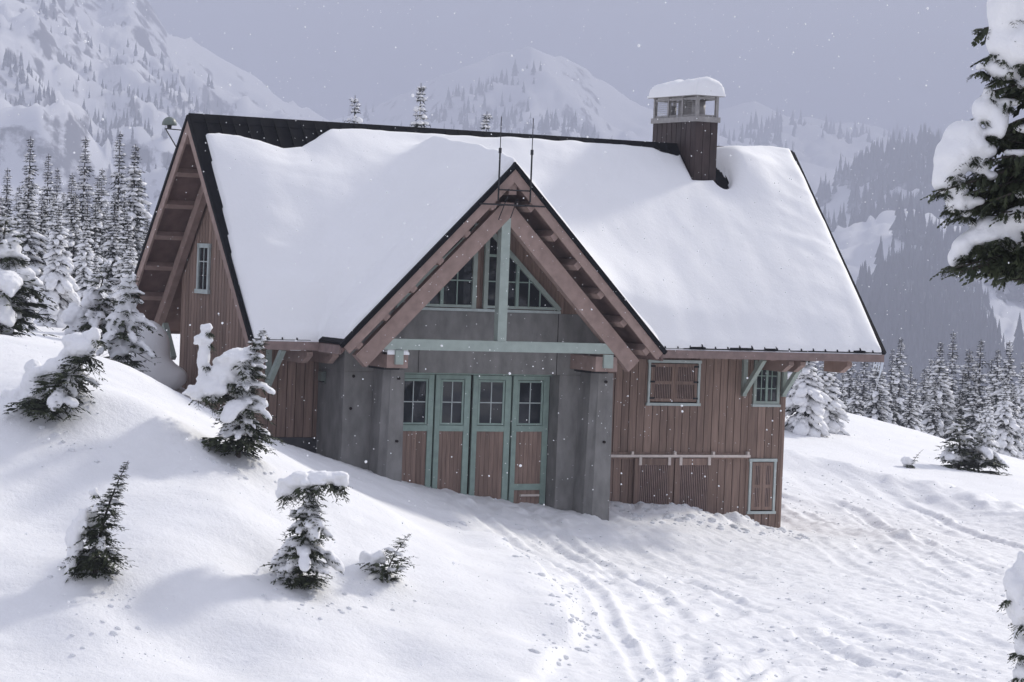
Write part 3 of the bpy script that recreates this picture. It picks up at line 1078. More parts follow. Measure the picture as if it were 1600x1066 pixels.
def glass_window(x0, x1, z0, z1, nx_, nz_):
    wn = empty('casement_window', (0, 0, 0))
    wn.parent = B
    y = wf - .012
    t = .075
    P = lambda nm, m, a, b, c, d, e, f: piece(nm, m, wn, a, b, c, d, e, f)
    P('frame', 'green', x0, x0 + t, y - .055, y, z0, z1)
    P('frame', 'green', x1 - t, x1, y - .055, y, z0, z1)
    P('frame', 'green', x0 + t, x1 - t, y - .054, y, z1 - t, z1)
    P('sill', 'paletrim', x0 - .03, x1 + .03, y - .075, y - .001, z0 - .06, z0 - .002)
    P('frame', 'green', x0 + t, x1 - t, y - .054, y, z0, z0 + t)
    P('backing', 'room', x0 + t, x1 - t, y - .004, y + .002, z0 + t, z1 - t)
    a, b, c, d = x0 + t, x1 - t, z0 + t, z1 - t
    P('mullion', 'doorgreen', (a + b) / 2 - .03, (a + b) / 2 + .03, y - .045, y - .008, c, d)
    for i in range(nx_):
        for j in range(nz_):
            u0 = a + (b - a) * i / nx_
            v0 = c + (d - c) * j / nz_
            o = P('pane', 'glass', u0 + .008, u0 + (b - a) / nx_ - .008, y - .018, y - .014, v0 + .008, v0 + (d - c) / nz_ - .008)
    for i in range(1, nx_):
        if i * 2 != nx_:
            u = a + (b - a) * i / nx_
            P('muntin', 'doorgreen', u - .011, u + .011, y - .03, y - .010, c, d)
    for j in range(1, nz_):
        v = c + (d - c) * j / nz_
        P('muntin', 'doorgreen', a, b, y - .029, y - .011, v - .011, v + .011)


glass_window(13.47, 14.20, -1.34, -.28, 4, 3)
# gable window on the left wall
gwn = empty('gable_end_window', (0, 0, 0))
gwn.parent = B
xg = wl - .004
P = lambda nm, m, a, b, c, d, e, f: piece(nm, m, gwn, a, b, c, d, e, f)
P('frame', 'paletrim', xg - .05, xg - .002, 5.22, 5.32, .88, 1.97)
P('frame', 'paletrim', xg - .05, xg - .002, 5.92, 6.02, .88, 1.97)
P('frame', 'paletrim', xg - .05, xg - .003, 5.20, 6.04, 1.89, 1.99)
P('frame', 'paletrim', xg - .07, xg - .003, 5.17, 6.07, .83, .93)
for (u, v) in ((5.32, 5.615), (5.625, 5.92)):
    for k in range(3):
        P('pane', 'glass', xg - .016, xg - .012, u + .005, v - .005, .935 + k * .32, .935 + k * .32 + .31)
P('muntin', 'paletrim', xg - .03, xg - .014, 5.607, 5.633, .93, 1.89)
P('muntin', 'paletrim', xg - .028, xg - .012, 5.32, 5.92, 1.56, 1.585)

# ---- sliding louvre doors on their rail
sr = empty('sliding_rail', (0, 0, 0))
sr.parent = B
piece('rail', 'rail', sr, 9.2, 13.42, wf - .12, wf - .07, -2.615, -2.555)
for xx in (9.3, 10.2, 11.35, 12.4, 13.36):
    piece('rail_bracket', 'rail', sr, xx - .03, xx + .03, wf - .118, wf - .03, -2.553, -2.48)
for (x0, x1) in ((10.28, 11.33), (11.37, 12.42)):
    ld = empty('louvre_door', (0, 0, 0))
    ld.parent = B
    P = lambda nm, m, a, b, c, d, e, f: piece(nm, m, ld, a, b, c, d, e, f)
    y0, y1 = wf - .095, wf - .045
    P('stile', 'wood', x0, x0 + .13, y0, y1, -4.6, -2.64)
    P('stile', 'wood', x1 - .13, x1, y0, y1, -4.6, -2.64)
    P('rail', 'wood', x0 + .131, x1 - .131, y0 + .002, y1, -2.80, -2.64)
    P('rail', 'wood', x0 + .131, x1 - .131, y0 + .002, y1, -4.6, -4.02)
    P('backing', 'gap', x0 + .13, x1 - .13, wf - .052, wf - .046, -4.05, -2.80)
    mb = MB()
    xx = x0 + .14
    while xx < x1 - .15:
        mb.box(xx, xx + .022, y0 + .008, y1 - .008, -4.03, -2.79)
        xx += .050
    o = bl(mb, 'slats', 'timber', ld)
    o['kind'] = 'stuff'
    for xx in (x0 + .10, x1 - .17):
        P('hanger', 'rail', xx, xx + .07, y0 - .03, y0 - .002, -2.80, -2.616)

# ---- chimney
cx0, cx1, cy0, cy1 = 12.66, 13.28, 3.55, 5.70
ch = bl(MB().box(cx0 + .02, cx1 - .02, cy0 + .02, cy1 - .02, 1.5, 5.44), 'chimney', 'chim')
y = cy0
n = 9
for k in range(n):
    a, b = cy0 + (cy1 - cy0) * k / n, cy0 + (cy1 - cy0) * (k + 1) / n
    for xa, xb in ((cx0, cx0 + .022), (cx1 - .022, cx1)):
        piece('cladding_panel', 'chim', ch, xa, xb, a + .012, b - .012, 2.0, 5.43)
for k in range(3):
    a, b = cx0 + (cx1 - cx0) * k / 3, cx0 + (cx1 - cx0) * (k + 1) / 3
    for ya, yb in ((cy0 - .001, cy0 + .021), (cy1 - .021, cy1 + .001)):
        piece('cladding_panel', 'chim', ch, a + .008, b - .008, ya, yb, 2.0, 5.43)
piece('cap_band', 'galv', ch, cx0 - .04, cx1 + .04, cy0 - .04, cy1 + .04, 5.43, 5.56)
for xx in (cx0 + .0, cx1 - .075):
    for yy in (cy0 + .0, cy0 + .68, cy0 + 1.38, cy1 - .075):
        piece('cage_post', 'galv', ch, xx, xx + .075, yy, yy + .075, 5.56, 6.06)
for xx in (cx0 + .012, cx1 - .036):
    piece('cage_rail', 'galv', ch, xx, xx + .025, cy0 + .08, cy1 - .08, 5.575, 5.61)
    piece('cage_rail', 'galv', ch, xx, xx + .025, cy0 + .08, cy1 - .08, 5.98, 6.03)
for yy in (cy0 + .012, cy1 - .036):
    piece('cage_rail', 'galv', ch, cx0 + .08, cx1 - .08, yy, yy + .025, 5.575, 5.61)
    piece('cage_rail', 'galv', ch, cx0 + .08, cx1 - .08, yy, yy + .025, 5.98, 6.03)
mb = MB()
for k in range(40):
    yy = cy0 + .08 + k * .05
    if yy < cy1 - .1:
        mb.box(cx0 + .02, cx0 + .025, yy, yy + .006, 5.6, 6.0)
for k in range(8):
    mb.box(cx0 + .02, cx0 + .025, cy0 + .08, cy1 - .08, 5.62 + k * .05, 5.626 + k * .05)
o = bl(mb, 'wire_mesh', 'galv', ch)
o['kind'] = 'stuff'
for yy, rad, zt_, m in ((cy0 + .45, .17, 5.98, 'galv'), (cy0 + 1.05, .20, 5.98, 'galv'), (cy0 + 1.72, .09, 5.88, 'dark')):
    bl(MB().tube([((cx0 + cx1) / 2, yy, 5.45), ((cx0 + cx1) / 2, yy, zt_)], rad, 14), 'flue', m, ch, True)
xm = (cx0 + cx1) / 2
cap = bl(MB().prism([(cx0 - .10, cy0 - .12, 6.06), (cx1 + .10, cy0 - .12, 6.06), (cx1 + .10, cy0 - .12, 6.09), (xm, cy0 - .12, 6.19), (cx0 - .10, cy0 - .12, 6.09)], (0, cy1 - cy0 + .24, 0)), 'cap_roof', 'galv', ch)


# ------------------------------------------------------------------ snow lying on the building
def ico(sub):
    bm = bmesh.new()
    bmesh.ops.create_icosphere(bm, subdivisions=sub, radius=1)
    V = np.array([v.co[:] for v in bm.verts])
    F = np.array([[v.index for v in f.verts] for f in bm.faces])
    bm.free()
    return V, F


ICO = {1: ico(1), 2: ico(2)}


def blobs_np(bl_, sub=1, jit=0.0, rs=None):
    V0, F0 = ICO[sub]
    vs, fs = [], []
    n = 0
    for (c, ax) in bl_:                      # centre, 3x3 axes (columns scaled)
        v = V0
        if jit:
            v = V0 * (1 + jit * (rs.rand(len(V0), 1) - .5) * 2)
        vs.append(v @ np.asarray(ax).T + np.asarray(c))
        fs.append(F0 + n)
        n += len(V0)
    return np.concatenate(vs), np.concatenate(fs)


def remesh(V, F, voxel, smooth=6, name='snow', disp=0.0, dscale=0.3):
    me = npmesh('tmp', V, F)
    o = bpy.data.objects.new('tmp', me)
    COL.objects.link(o)
    m = o.modifiers.new('r', 'REMESH')
    m.mode = 'VOXEL'
    m.voxel_size = voxel
    m.use_smooth_shade = True
    sm = o.modifiers.new('s', 'SMOOTH')
    sm.iterations = smooth
    sm.factor = 0.5
    if disp:
        tx = bpy.data.textures.new('t', 'CLOUDS')
        tx.noise_scale = dscale
        dm = o.modifiers.new('d', 'DISPLACE')
        dm.texture = tx
        dm.strength = disp
        dm.texture_coords = 'GLOBAL'
    dg = bpy.context.evaluated_depsgraph_get()
    dg.update()
    r = bpy.data.meshes.new_from_object(o.evaluated_get(dg))
    r.name = name
    bpy.data.objects.remove(o)
    return r


STOP = np.array([(-1, 4.02), (.2, 4.02), (.55, 4.07), (.99, 4.02), (1.42, 3.93), (2.0, 3.80), (2.47, 3.82), (2.85, 3.99), (3.34, 4.23), (3.86, 4.28), (5.1, 4.30), (7.4, 4.31), (11.9, 4.30), (12.1, 4.22), (12.5, 4.12), (12.7, 4.25),
                 (13.4, 4.30), (14.2, 4.36), (15.0, 4.46), (17, 4.46)])


def roof_snow():
    st = .05
    xs_ = np.arange(.02, L, st)
    ys_ = np.arange(-q_ - .03, s_ + .08, st)
    X, Y = np.meshgrid(xs_, ys_)
    zm = TM * np.minimum(Y, 2 * s_ - Y)
    zc = gh + .05 - TC * np.abs(X - GXc)
    dxl = X - (.06 + .19 * sstep(.5, 4.2, Y) + .05 * fbm(Y / .8, Y * 0, 2, 50))
    dxr = L - .06 - X
    main_b = Y + .012 - .11 * fbm(X / .5, X * 0, 2, 51)
    cross_in = np.minimum(Y + q_ - .035 - .03 * fbm(X / .4, X * 0, 2, 52), (gw - .06 - np.abs(X - GXc)) * .7)
    bot = np.maximum(main_b, cross_in)
    top = np.interp(X, STOP[:, 0], STOP[:, 1]) - Y + .03 * fbm(X / .4, Y / .4, 2, 53)
    d = np.minimum(np.minimum(dxl, dxr), np.minimum(bot, top))
    # around the chimney
    cd_ = np.maximum(np.maximum(cx0 - .05 - X, X - cx1 - .05), np.maximum(cy0 - .05 - Y, Y - cy1))
    d = np.minimum(d, cd_)
    bx, by = (X - 13.42) / .26, (Y - 3.66) / .34
    d = np.minimum(d, (np.hypot(bx, by) - 1) * .25)
    T = .34 + .16 * fbm(X / 3.2, Y / 3.2, 3, 54)
    T *= .38 + .62 * sstep(-.05, 1.1, bot)
    T *= .45 + .55 * sstep(0, .9, top)
    T *= .5 + .5 * sstep(0, 1.2, dxl)
    # drift right of the chimney
    T += .30 * np.exp(-((X - 14.2) / .8) ** 2 - ((Y - 3.7) / .7) ** 2)
    T += .12 * np.exp(-((X - 3.7) / .9) ** 2 - ((Y - 3.8) / .5) ** 2)
    c = 1.3 * sstep(-q_, .8, Y) * sstep(4.2, 2.6, Y) + .10
    zmain = np.where(Y < .0, -50.0 + 0 * zm, zm)
    zr = np.maximum(zm, zc)
    fill = (zm + zc + np.sqrt((zm - zc) ** 2 + c * c)) / 2 - zr
    fill = np.where(Y < -.0, 0.05, fill) * sstep(-.1, .5, Y)
    e = np.clip(d / (.10 + .55 * T), 0, 1)
    prof = np.sqrt(np.clip(1 - (1 - e) ** 2, 0, 1))
    base = zr + .05
    dip = .022 * fbm(X / .8, (Y + .25 * X) / .20, 3, 55) * sstep(-.15, .25, fbm(X / 2.5, Y / 2.5, 2, 57)) + .02 * fbm(X / .6, Y / .6, 2, 56)
    ndz = (T + dip * 2) * prof + fill * sstep(0, .5, d) * 1.0
    Z = np.where(d > 0, base + ndz, base - .10)
    # push the lower edge outwards a little so that the eave lip is rounded
    Yo = np.where(np.abs(X - GXc) > gw, np.maximum(Y, -.01), np.maximum(Y, -q_ - .005))
    keep = d > -.02
    ii = np.arange(X.size).reshape(X.shape)
    F = np.stack([ii[:-1, :-1], ii[:-1, 1:], ii[1:, 1:], ii[1:, :-1]], -1)
    k = (keep[:-1, :-1] | keep[:-1, 1:] | keep[1:, 1:] | keep[1:, :-1])
    # Z smoothing
    for _ in range(2):
        Zp = np.pad(Z, 1, mode='edge')
        av = (Zp[:-2, 1:-1] + Zp[2:, 1:-1] + Zp[1:-1, :-2] + Zp[1:-1, 2:]) / 4
        Z = np.where(d > .1, .5 * Z + .5 * av, Z)
    o = link('roof_snow', npmesh('roof_snow', np.stack([X, Yo, Z + EZ], -1).reshape(-1, 3), F[k], True), 'snow')
    return tag(o, 'thick smooth snow blanket on the front roof slope and gable', 'snow')


roof_snow()
# rear slope
X, Y = np.meshgrid(np.arange(.05, L, .2), np.arange(s_ + .25, 2 * s_ + .1, .2))
dd = np.minimum(np.minimum(X - .08, L - .08 - X), np.minimum(Y - s_ - .2, 2 * s_ + .02 - Y))
cd_ = np.maximum(np.maximum(cx0 - .05 - X, X - cx1 - .05), Y - cy1 - .05)
dd = np.minimum(dd, cd_)
Z = TM * (2 * s_ - Y) + .045 + np.where(dd > 0, .34 * np.sqrt(np.clip(dd / .6, 0, 1)) * (1 + fbm(X / 2, Y / 2, 2, 60)), -.2)
ii = np.arange(X.size).reshape(X.shape)
F = np.stack([ii[:-1, :-1], ii[:-1, 1:], ii[1:, 1:], ii[1:, :-1]], -1).reshape(-1, 4)
tag(link('roof_snow', npmesh('roof_snow', np.stack([X, Y, Z + EZ], -1).reshape(-1, 3), F, True), 'snow'), 'snow blanket on the far slope behind the ridge', 'snow')


def slab_snow(x0, x1, y0, y1, z, th, name, label, slope=0.0, seed=1, st=.04):
    X, Y = np.meshgrid(np.arange(x0, x1 + st, st), np.arange(y0, y1 + st, st))
    d = np.minimum(np.minimum(X - x0, x1 - X), np.minimum(Y - y0, y1 - Y))
    e = np.clip(d / (th * .55), 0, 1)
    pr = np.sqrt(np.clip(1 - (1 - e) ** 2, 0, 1))
    Z = z + th * pr * (1 + .35 * fbm(X / .6, Y / .6, 2, seed)) - slope * np.abs(X - (x0 + x1) / 2) * pr
    Zb = np.full_like(Z, z - .05)
    n = X.size
    ii = np.arange(n).reshape(X.shape)
    F = np.stack([ii[:-1, :-1], ii[:-1, 1:], ii[1:, 1:], ii[1:, :-1]], -1).reshape(-1, 4)
    # skirt
    bd = np.concatenate([ii[0, :], ii[1:, -1], ii[-1, -2::-1], ii[-2:0:-1, 0]])
    V = np.stack([X, Y, Z], -1).reshape(-1, 3)
    sk = V[bd].copy()
    sk[:, 2] = z - .05
    m = len(bd)
    q = np.arange(m)
    F2 = np.stack([bd, n + q, n + (q + 1) % m, np.roll(bd, -1)], -1)
    V = np.concatenate([V, sk])
    V[:, 2] += EZ
    return tag(link(name, npmesh(name, V, np.concatenate([F, F2]), True), 'snow'), label, 'snow')


slab_snow(cx0 - .11, cx1 + .10, cy0 - .13, cy1 + .12, 6.12, .36, 'chimney_snow', 'rounded cushion of snow on the chimney cap', .22, 71)
slab_snow(2.72, 3.22, -.94, -.70, -.165, .10, 'bracket_snow', 'small cap of snow on the left bracket under the green beam', 0, 72, .03)

# ------------------------------------------------------------------ things fixed to the building
for px_, lb, top in ((4.97, 'black whip antenna fixed left of the front gable peak', 4.95), (5.735, 'black whip antenna fixed right of the front gable peak', 4.96)):
    an = empty('whip_antenna', (px_, -1.40, EZ + 3.2), lb, 'antenna', 'whip antennas on the gable peak')
    mb = MB().tube([(px_, -1.4, EZ + 3.15), (px_, -1.4, EZ + 4.2)], .020, 8)
    link('mast', mb.build('mast', 'dark').data, None, an)
    bpy.data.objects.remove([o for o in COL.objects if o.name.startswith('mast') and o.parent is None][0])
    for nm, a, b, r in (('whip', 4.2, top, .010), ('coupling', 4.17, 4.28, .034)):
        mb = MB().tube([(px_, -1.4, EZ + a), (px_, -1.4, EZ + b)], r, 8)
        o = mb.build(nm, 'dark')
        o.parent = an
        o.matrix_parent_inverse = Matrix.Translation(-Vector(an.location))
ab = empty('antenna_crossbar', (5.35, -1.35, EZ + 3.07), 'black steel crossbars carrying the two whip antennas', 'bracket')
for nm, a, b, r in (('bar', (4.55, -1.36, 3.07), (6.12, -1.36, 3.07), .018), ('bar', (4.97, -1.37, 3.39), (5.74, -1.37, 3.39), .016), ('strut', (5.2, -1.36, 3.07), (5.2, -1.0, 3.06), .014),
                    ('strut', (5.6, -1.36, 3.07), (5.6, -1.0, 3.06), .014), ('cable', (5.22, -1.34, 3.25), (5.18, -1.02, 2.75), .010), ('cable', (5.45, -1.34, 3.2), (5.47, -1.02, 2.8), .010)):
    a = Vector(a) + Vector((0, 0, EZ))
    b = Vector(b) + Vector((0, 0, EZ))
    o = MB().tube([a, b], r, 8).build(nm, 'dark')
    o.parent = ab
    o.matrix_parent_inverse = Matrix.Translation(-Vector(ab.location))
# dome on its bracket at the rear rake
dm = empty('dome_light', (0, 5.45, EZ + 4.6), 'grey green half dome on a triangular black bracket at the ridge end', 'lamp')
prof = [(.0, .27), (.06, .262), (.12, .235), (.175, .19), (.21, .13), (.235, .06), (.24, .0), (.22, .0)]
mb = MB()
nseg = 20
for r_, z_ in prof:
    for j in range(nseg):
        t = 2 * math.pi * j / nseg
        mb.v.append((-.12 + .72 * max(r_, .001) * math.cos(t), 5.46 + .72 * max(r_, .001) * math.sin(t), EZ + 4.66 + .72 * z_))
for k in range(len(prof) - 1):
    for j in range(nseg):
        mb.f.append((k * nseg + j, k * nseg + (j + 1) % nseg, (k + 1) * nseg + (j + 1) % nseg, (k + 1) * nseg + j))
parts = [mb.build('shade', 'lamp', None, True), MB().tube([(-.12, 5.46, EZ + 4.58), (-.12, 5.46, EZ + 4.68)], .055, 10).build('fitting', 'dark'),
         MB().beam((-.10, 5.78, EZ + 4.59), (-.06, 4.70, EZ + 4.53), .025, .025).build('bracket_arm', 'dark'), MB().beam((-.10, 5.76, EZ + 4.58), (-.06, 5.05, EZ + 4.13), .02, .02).build('bracket_arm', 'dark')]
for o in parts:
    o.parent = dm
    o.matrix_parent_inverse = Matrix.Translation(-Vector(dm.location))
# wall lamp on the side of the concrete block
lp = empty('wall_lamp', (2.26, 1.36, EZ - .96), 'small grey green box lamp on the side of the concrete wall', 'lamp')
for nm, m, a in (('housing', 'lamp', (2.13, 2.23, 1.28, 1.46, -.92, -.72)), ('back_plate', 'lamp', (2.232, 2.258, 1.31, 1.43, -.98, -.70)), ('lens', 'glass', (2.15, 2.22, 1.30, 1.44, -.945, -.922))):
    o = MB().box(a[0], a[1], a[2], a[3], a[4] + EZ, a[5] + EZ).build(nm, m)
    o.parent = lp
    o.matrix_parent_inverse = Matrix.Translation(-Vector(lp.location))
# icicles at the right eave corner
for k, (xx, ln) in enumerate(((15.93, .62), (15.86, .25), (15.80, .16), (15.72, .20), (15.97, .30))):
    sx = -.14 * ln
    o = MB().tube([(xx, -.03, EZ - .20), (xx + sx * .5, -.03, EZ - .22 - ln * .5), (xx + sx * 1.6, -.03, EZ - .22 - ln)], [.022, .014, .003], 7).build('icicle', 'ice', None, True)
    tag(o, 'clear icicle hanging from the right eave corner' if k else 'longest slanting icicle hanging from the right eave corner', 'icicle', 'icicles at the right eave corner')


# ------------------------------------------------------------------ conifers
def frond(V, F, p0, d, ln, wd, droop, rs, n, lvl):
    """needle spray: drooping spine with side twigs; lvl 2 adds twiglets"""
    d = d / np.linalg.norm(d)
    sd = np.cross(d, (0, 0, 1.0))
    sd /= np.linalg.norm(sd) + 1e-9

    def sp(t):
        return p0 + d * ln * t + np.array((0, 0, -droop * ln * t * t))

    def kite(a, b, wv):
        i = len(V)
        m = a * .45 + b * .55
        V.extend([a, m + wv, b, m - wv])
        F.append((i, i + 1, i + 2, i + 3))

    kite(sp(0), sp(1.0), sd * wd * (.10 if lvl < 2 else .05))
    for k in range(n):
        t = (k + .6 + .5 * rs.rand()) / n
        if t > 1:
            t = 1
        p = sp(t)
        wl_ = wd * (1.05 - .75 * t) * (.65 + .6 * rs.rand())
        for sg in (-1, 1):
            tv = sd * sg * wl_ + d * wl_ * (.55 + .5 * rs.rand()) + np.array((0, 0, -wl_ * (.15 + .75 * rs.rand())))
            b = p + tv
            nrm_ = np.cross(tv, (0, 0, 1.0))
            nrm_ /= np.linalg.norm(nrm_) + 1e-9
            wv = (nrm_ * (.5 + .3 * rs.rand()) + np.array((0, 0, .6 * (rs.rand() - .2)))) * wl_ * .23
            kite(p, b, wv)
            if lvl >= 2:
                for q in range(4):
                    u = .3 + .22 * q
                    c = p + tv * u
                    for s2 in (-1, 1):
                        tw = nrm_ * s2 * wl_ * .30 * (1.2 - u) + tv * .22 + np.array((0, 0, -wl_ * .16 * rs.rand()))
                        kite(c, c + tw, np.cross(tw, (.3, .2, 1.0)) * .30)


def axes(d, a, b, c):
    d = np.asarray(d, float)
    d = d / np.linalg.norm(d)
    s = np.cross(d, (0, 0, 1.0))
    s /= np.linalg.norm(s) + 1e-9
    u = np.cross(s, d)
    return np.stack([d * a, s * b, u * c], 1)


def conifer_data(h, rad, nwh, per, seed, lvl=1, snow=.7, droop=.35, fill=1.0, lean=(0, 0), top_bare=.0, base=.04, nt_=7, side=None, sway=0.0, arch=0.0, gapp=0.0, bsz=1.0):
    """trunk points, crown verts/faces, snow blobs - local coordinates, base at the origin"""
    rs = np.random.RandomState(seed)
    V, F, blobs = [], [], []

    def ax(t):
        return np.array((lean[0] * t * t * h + sway * math.sin(t * 5), lean[1] * t * t * h, h * t * (1 - .25 * (lean[0] ** 2 + lean[1] ** 2) * t)))

    for k in range(nwh):
        t = base + (.985 - base) * (1 - (1 - (k + .5 * rs.rand()) / nwh) ** 1.35)
        r = rad * (1 - t) ** .78 * (.72 + .5 * rs.rand()) + .03 * h * (1 - t) + .014 * h * (.6 + .8 * rs.rand())
        if t < .12:
            r *= .75 + t * 2
        m = max(3, int(per * (1 - .45 * t)))
        ph = rs.rand() * 6.28
        for j in range(m):
            a = ph + 6.283 * j / m + .5 * (rs.rand() - .5)
            if side is not None and math.cos(a - side[0]) < side[1] and rs.rand() < .8:
                continue
            rr = r * (.55 + .7 * rs.rand())
            dn = droop * (1.15 - t) + .05
            if arch > 0 and t < .25:
                dn *= .45
            d = np.array((math.cos(a), math.sin(a), arch + .25 * t - .18 * (1 - t) * droop * 3 * (arch == 0)))
            if rs.rand() < gapp:
                continue
            p = ax(t)
            frond(V, F, p, d, rr, rr * .38 * fill + .01 * h, dn, rs, nt_, lvl)
            if rs.rand() < snow and not (arch > 0 and t < .16 and h < 2.6):
                dl = d / np.linalg.norm(d)
                n = 2 if rr > .08 * h else 1
                for q in range(n):
                    u = (.42 + .38 * q + .12 * (rs.rand() - .5)) if n > 1 else .58
                    c = p + dl * rr * u + np.array((0, 0, -dn * rr * u * u + rr * .07))
                    dv = dl + np.array((0, 0, -2 * dn * u))
                    sz = bsz * rr * (.32 if q == 0 else .28) * (.6 + .7 * rs.rand())
                    blobs.append((c, axes(dv, sz * 1.15, sz * (.55 + .3 * rs.rand()), sz * (.34 + .2 * rs.rand()))))
    for k in range(10):
        t = .55 + .045 * k
        if rs.rand() < snow and arch == 0:
            blobs.append((ax(t), axes((0, 0.05, 1), rad * (1.03 - t) * .5, rad * (1.03 - t) * .33, rad * (1.03 - t) * .33)))
    tp = [ax(t) for t in np.linspace(-.06, 1, 8)]
    return tp, np.array(V), np.array(F), blobs


def make_tree(name, loc, data, h, label, cat, group=None, near=False, voxel=.04, scale=1.0, rotz=0.0, trunk_r=None, needle='needle', extra=None):
    tp, V, F, blobs = data
    e = empty(name, loc, label, cat, group)
    tr_ = trunk_r or h * .013
    mb = MB().tube([tuple(p) for p in tp], [tr_ * (1.02 - k / (len(tp) - 1)) + .0012 * h for k in range(len(tp))], 8)
    o = mb.build('trunk', 'bark', None, True)
    o.parent = e
    c = link('crown', npmesh('crown', V, F), needle)
    c.parent = e
    if blobs:
        if near:
            v, f = blobs_np(blobs, 2)
            me = remesh(v, f, voxel * .75, 3, 'snow_load', disp=voxel * 1.5, dscale=.10)
        else:
            v, f = blobs_np(blobs, 1, .22, np.random.RandomState(3))
            me = npmesh('snow_load', v, f, True)
        sn = link('snow_load', me, 'treesnow')
        sn['kind'] = 'stuff'
        sn.parent = e
    e.scale = (scale,) * 3
    e.rotation_euler = (0, 0, rotz)
    return e


def copy_tree(src, loc, scale, rotz, label, group, name=None):
    e = src.copy()
    COL.objects.link(e)
    e.location = loc
    e.scale = (scale[0], scale[0], scale[1]) if isinstance(scale, tuple) else (scale,) * 3
    e.rotation_euler = (0, 0, rotz)
    e['label'] = label
    if group:
        e['group'] = group
    elif 'group' in e.keys():
        del e['group']
    for ch_ in src.children:
        c = ch_.copy()
        COL.objects.link(c)
        c.parent = e
    return e


# prototypes of the stand firs, 10 m tall
PRO = []
PSPEC = [dict(rad=1.25, nwh=44, per=8, seed=1, snow=.70, droop=.45), dict(rad=1.05, nwh=44, per=8, seed=2, snow=.48, droop=.5), dict(rad=1.5, nwh=40, per=8, seed=3, snow=.92, droop=.55),
         dict(rad=.95, nwh=46, per=7, seed=4, snow=.58, droop=.4), dict(rad=1.7, nwh=34, per=9, seed=5, snow=1.0, droop=.6)]
pdat = [conifer_data(10, lvl=1, nt_=6, gapp=.14, bsz=1.3 if s['seed'] in (3, 5) else 1.02, **s) for s in PSPEC]
used = [None] * len(PSPEC)


def stand(k, px, top_y, depth, label, group, hmin=None, base_py=None, wide=1.0):
    """a fir whose top shows at (px, top_y); its foot is on the snow at that distance"""
    p = at(px, top_y, depth)
    z0 = tz(p[0], p[1])
    hh = p[2] - z0 + .15
    loc = (p[0], p[1], z0 - .15)
    sc = hh / 10.0
    if used[k] is None:
        used[k] = make_tree('fir_tree', loc, pdat[k], 10, label, 'tree', group, needle='needlefar')
        used[k].scale = (sc * wide, sc * wide, sc)
        used[k].rotation_euler = (0, 0, R.uniform(0, 6.28))
        return used[k]
    return copy_tree(used[k], loc, (sc * wide, sc), R.uniform(0, 6.28), label, group)


GL = {0: 'tall snow coated fir of the stand left of the building', 1: 'dark thinly dusted fir of the stand left of the building', 2: 'broad white fir of the stand left of the building', 3: 'very narrow spire fir of the stand left of the building'}
for px, py, d, k, wd in ((12, 262, 120, 1, 1.0), (48, 213, 135, 3, 1.0), (76, 240, 130, 1, .9), (30, 290, 105, 0, 1.0), (100, 300, 112, 3, 1.0), (134, 213, 140, 3, .95), (118, 300, 100, 0, 1.0), (160, 262, 125, 0, .95),
                         (150, 310, 98, 1, 1.), (188, 205, 150, 1, .9), (212, 225, 118, 0, 1.05), (232, 315, 120, 3, .9), (180, 300, 104, 0, 1.1), (200, 335, 92, 0, 1.15), (66, 300, 100, 1, 1.1), (-20, 250, 120, 0, 1.0), (-50, 230, 130, 1, 1.0),
                         (5, 330, 92, 0, 1.1), (135, 340, 90, 2, 1.1), (-90, 260, 125, 3, 1.0), (245, 350, 115, 1, 1.0), (90, 262, 138, 1, .9), (168, 320, 112, 3, 1.0)):
    stand(k, px, py, d, GL[k], 'firs of the stand left of the building', wide=wd * .95)
rr3 = random.Random(33)
for i in range(20):
    px = -25 + i * 13.5 + rr3.uniform(-5, 5)
    k = rr3.choice((0, 0, 1, 3, 2))
    stand(k, px, rr3.uniform(265, 350), rr3.uniform(95, 145), GL[k], 'firs of the stand left of the building', wide=rr3.uniform(.9, 1.2))
GN = 'stout fir plastered with snow at the edge of the left stand'
for px, py, d, k, wd in ((92, 322, 76, 4, 1.0), (205, 372, 74, 2, 1.2), (150, 398, 70, 4, .95), (40, 392, 72, 4, .9)):
    stand(k, px, py, d, GN, 'snow plastered firs before the left stand', wide=wd)
GR = {0: 'tall snow coated fir of the stand beyond the right hand snowfield', 1: 'dark thinly dusted fir of the stand beyond the right hand snowfield', 2: 'broad white fir of the stand beyond the right hand snowfield', 3: 'very narrow spire fir of the stand beyond the right hand snowfield'}
rr2 = random.Random(21)
row = [(1255, 560, 2), (1275, 570, 0), (1305, 540, 1), (1330, 545, 0), (1352, 540, 3), (1373, 545, 0), (1395, 545, 1), (1408, 527, 0), (1424, 570, 3), (1445, 575, 0), (1455, 560, 2), (1470, 533, 0), (1490, 518, 3), (1505, 575, 1), (1515, 545, 0),
       (1533, 530, 3), (1550, 560, 1), (1560, 545, 0), (1578, 532, 0), (1598, 565, 2), (1620, 540, 0), (1640, 520, 1), (1480, 580, 2), (1525, 590, 0), (1572, 590, 2), (1340, 580, 0), (1380, 585, 2), (1430, 590, 0), (1318, 575, 3), (1585, 600, 0),
       (1545, 610, 2), (1500, 610, 1), (1462, 600, 3), (1660, 545, 0), (1290, 545, 3), (1365, 560, 1)]
for px, py, k in row:
    stand(k, px, py, rr2.uniform(150, 215) if py < 570 else rr2.uniform(135, 160), GR[k], 'firs of the stand beyond the right snowfield', wide=rr2.uniform(1.0, 1.3))
for px, py, d, lb in ((555, 149, 105, 'snowy fir tip showing over the ridge, shorter one left of the middle'), (658, 130, 110, 'tallest snowy fir tip showing over the roof ridge'),
                      (761, 174, 105, 'small fir tip beside a snow hump just above the roof ridge')):
    stand(2, px, py, d, lb, None, wide=.72)
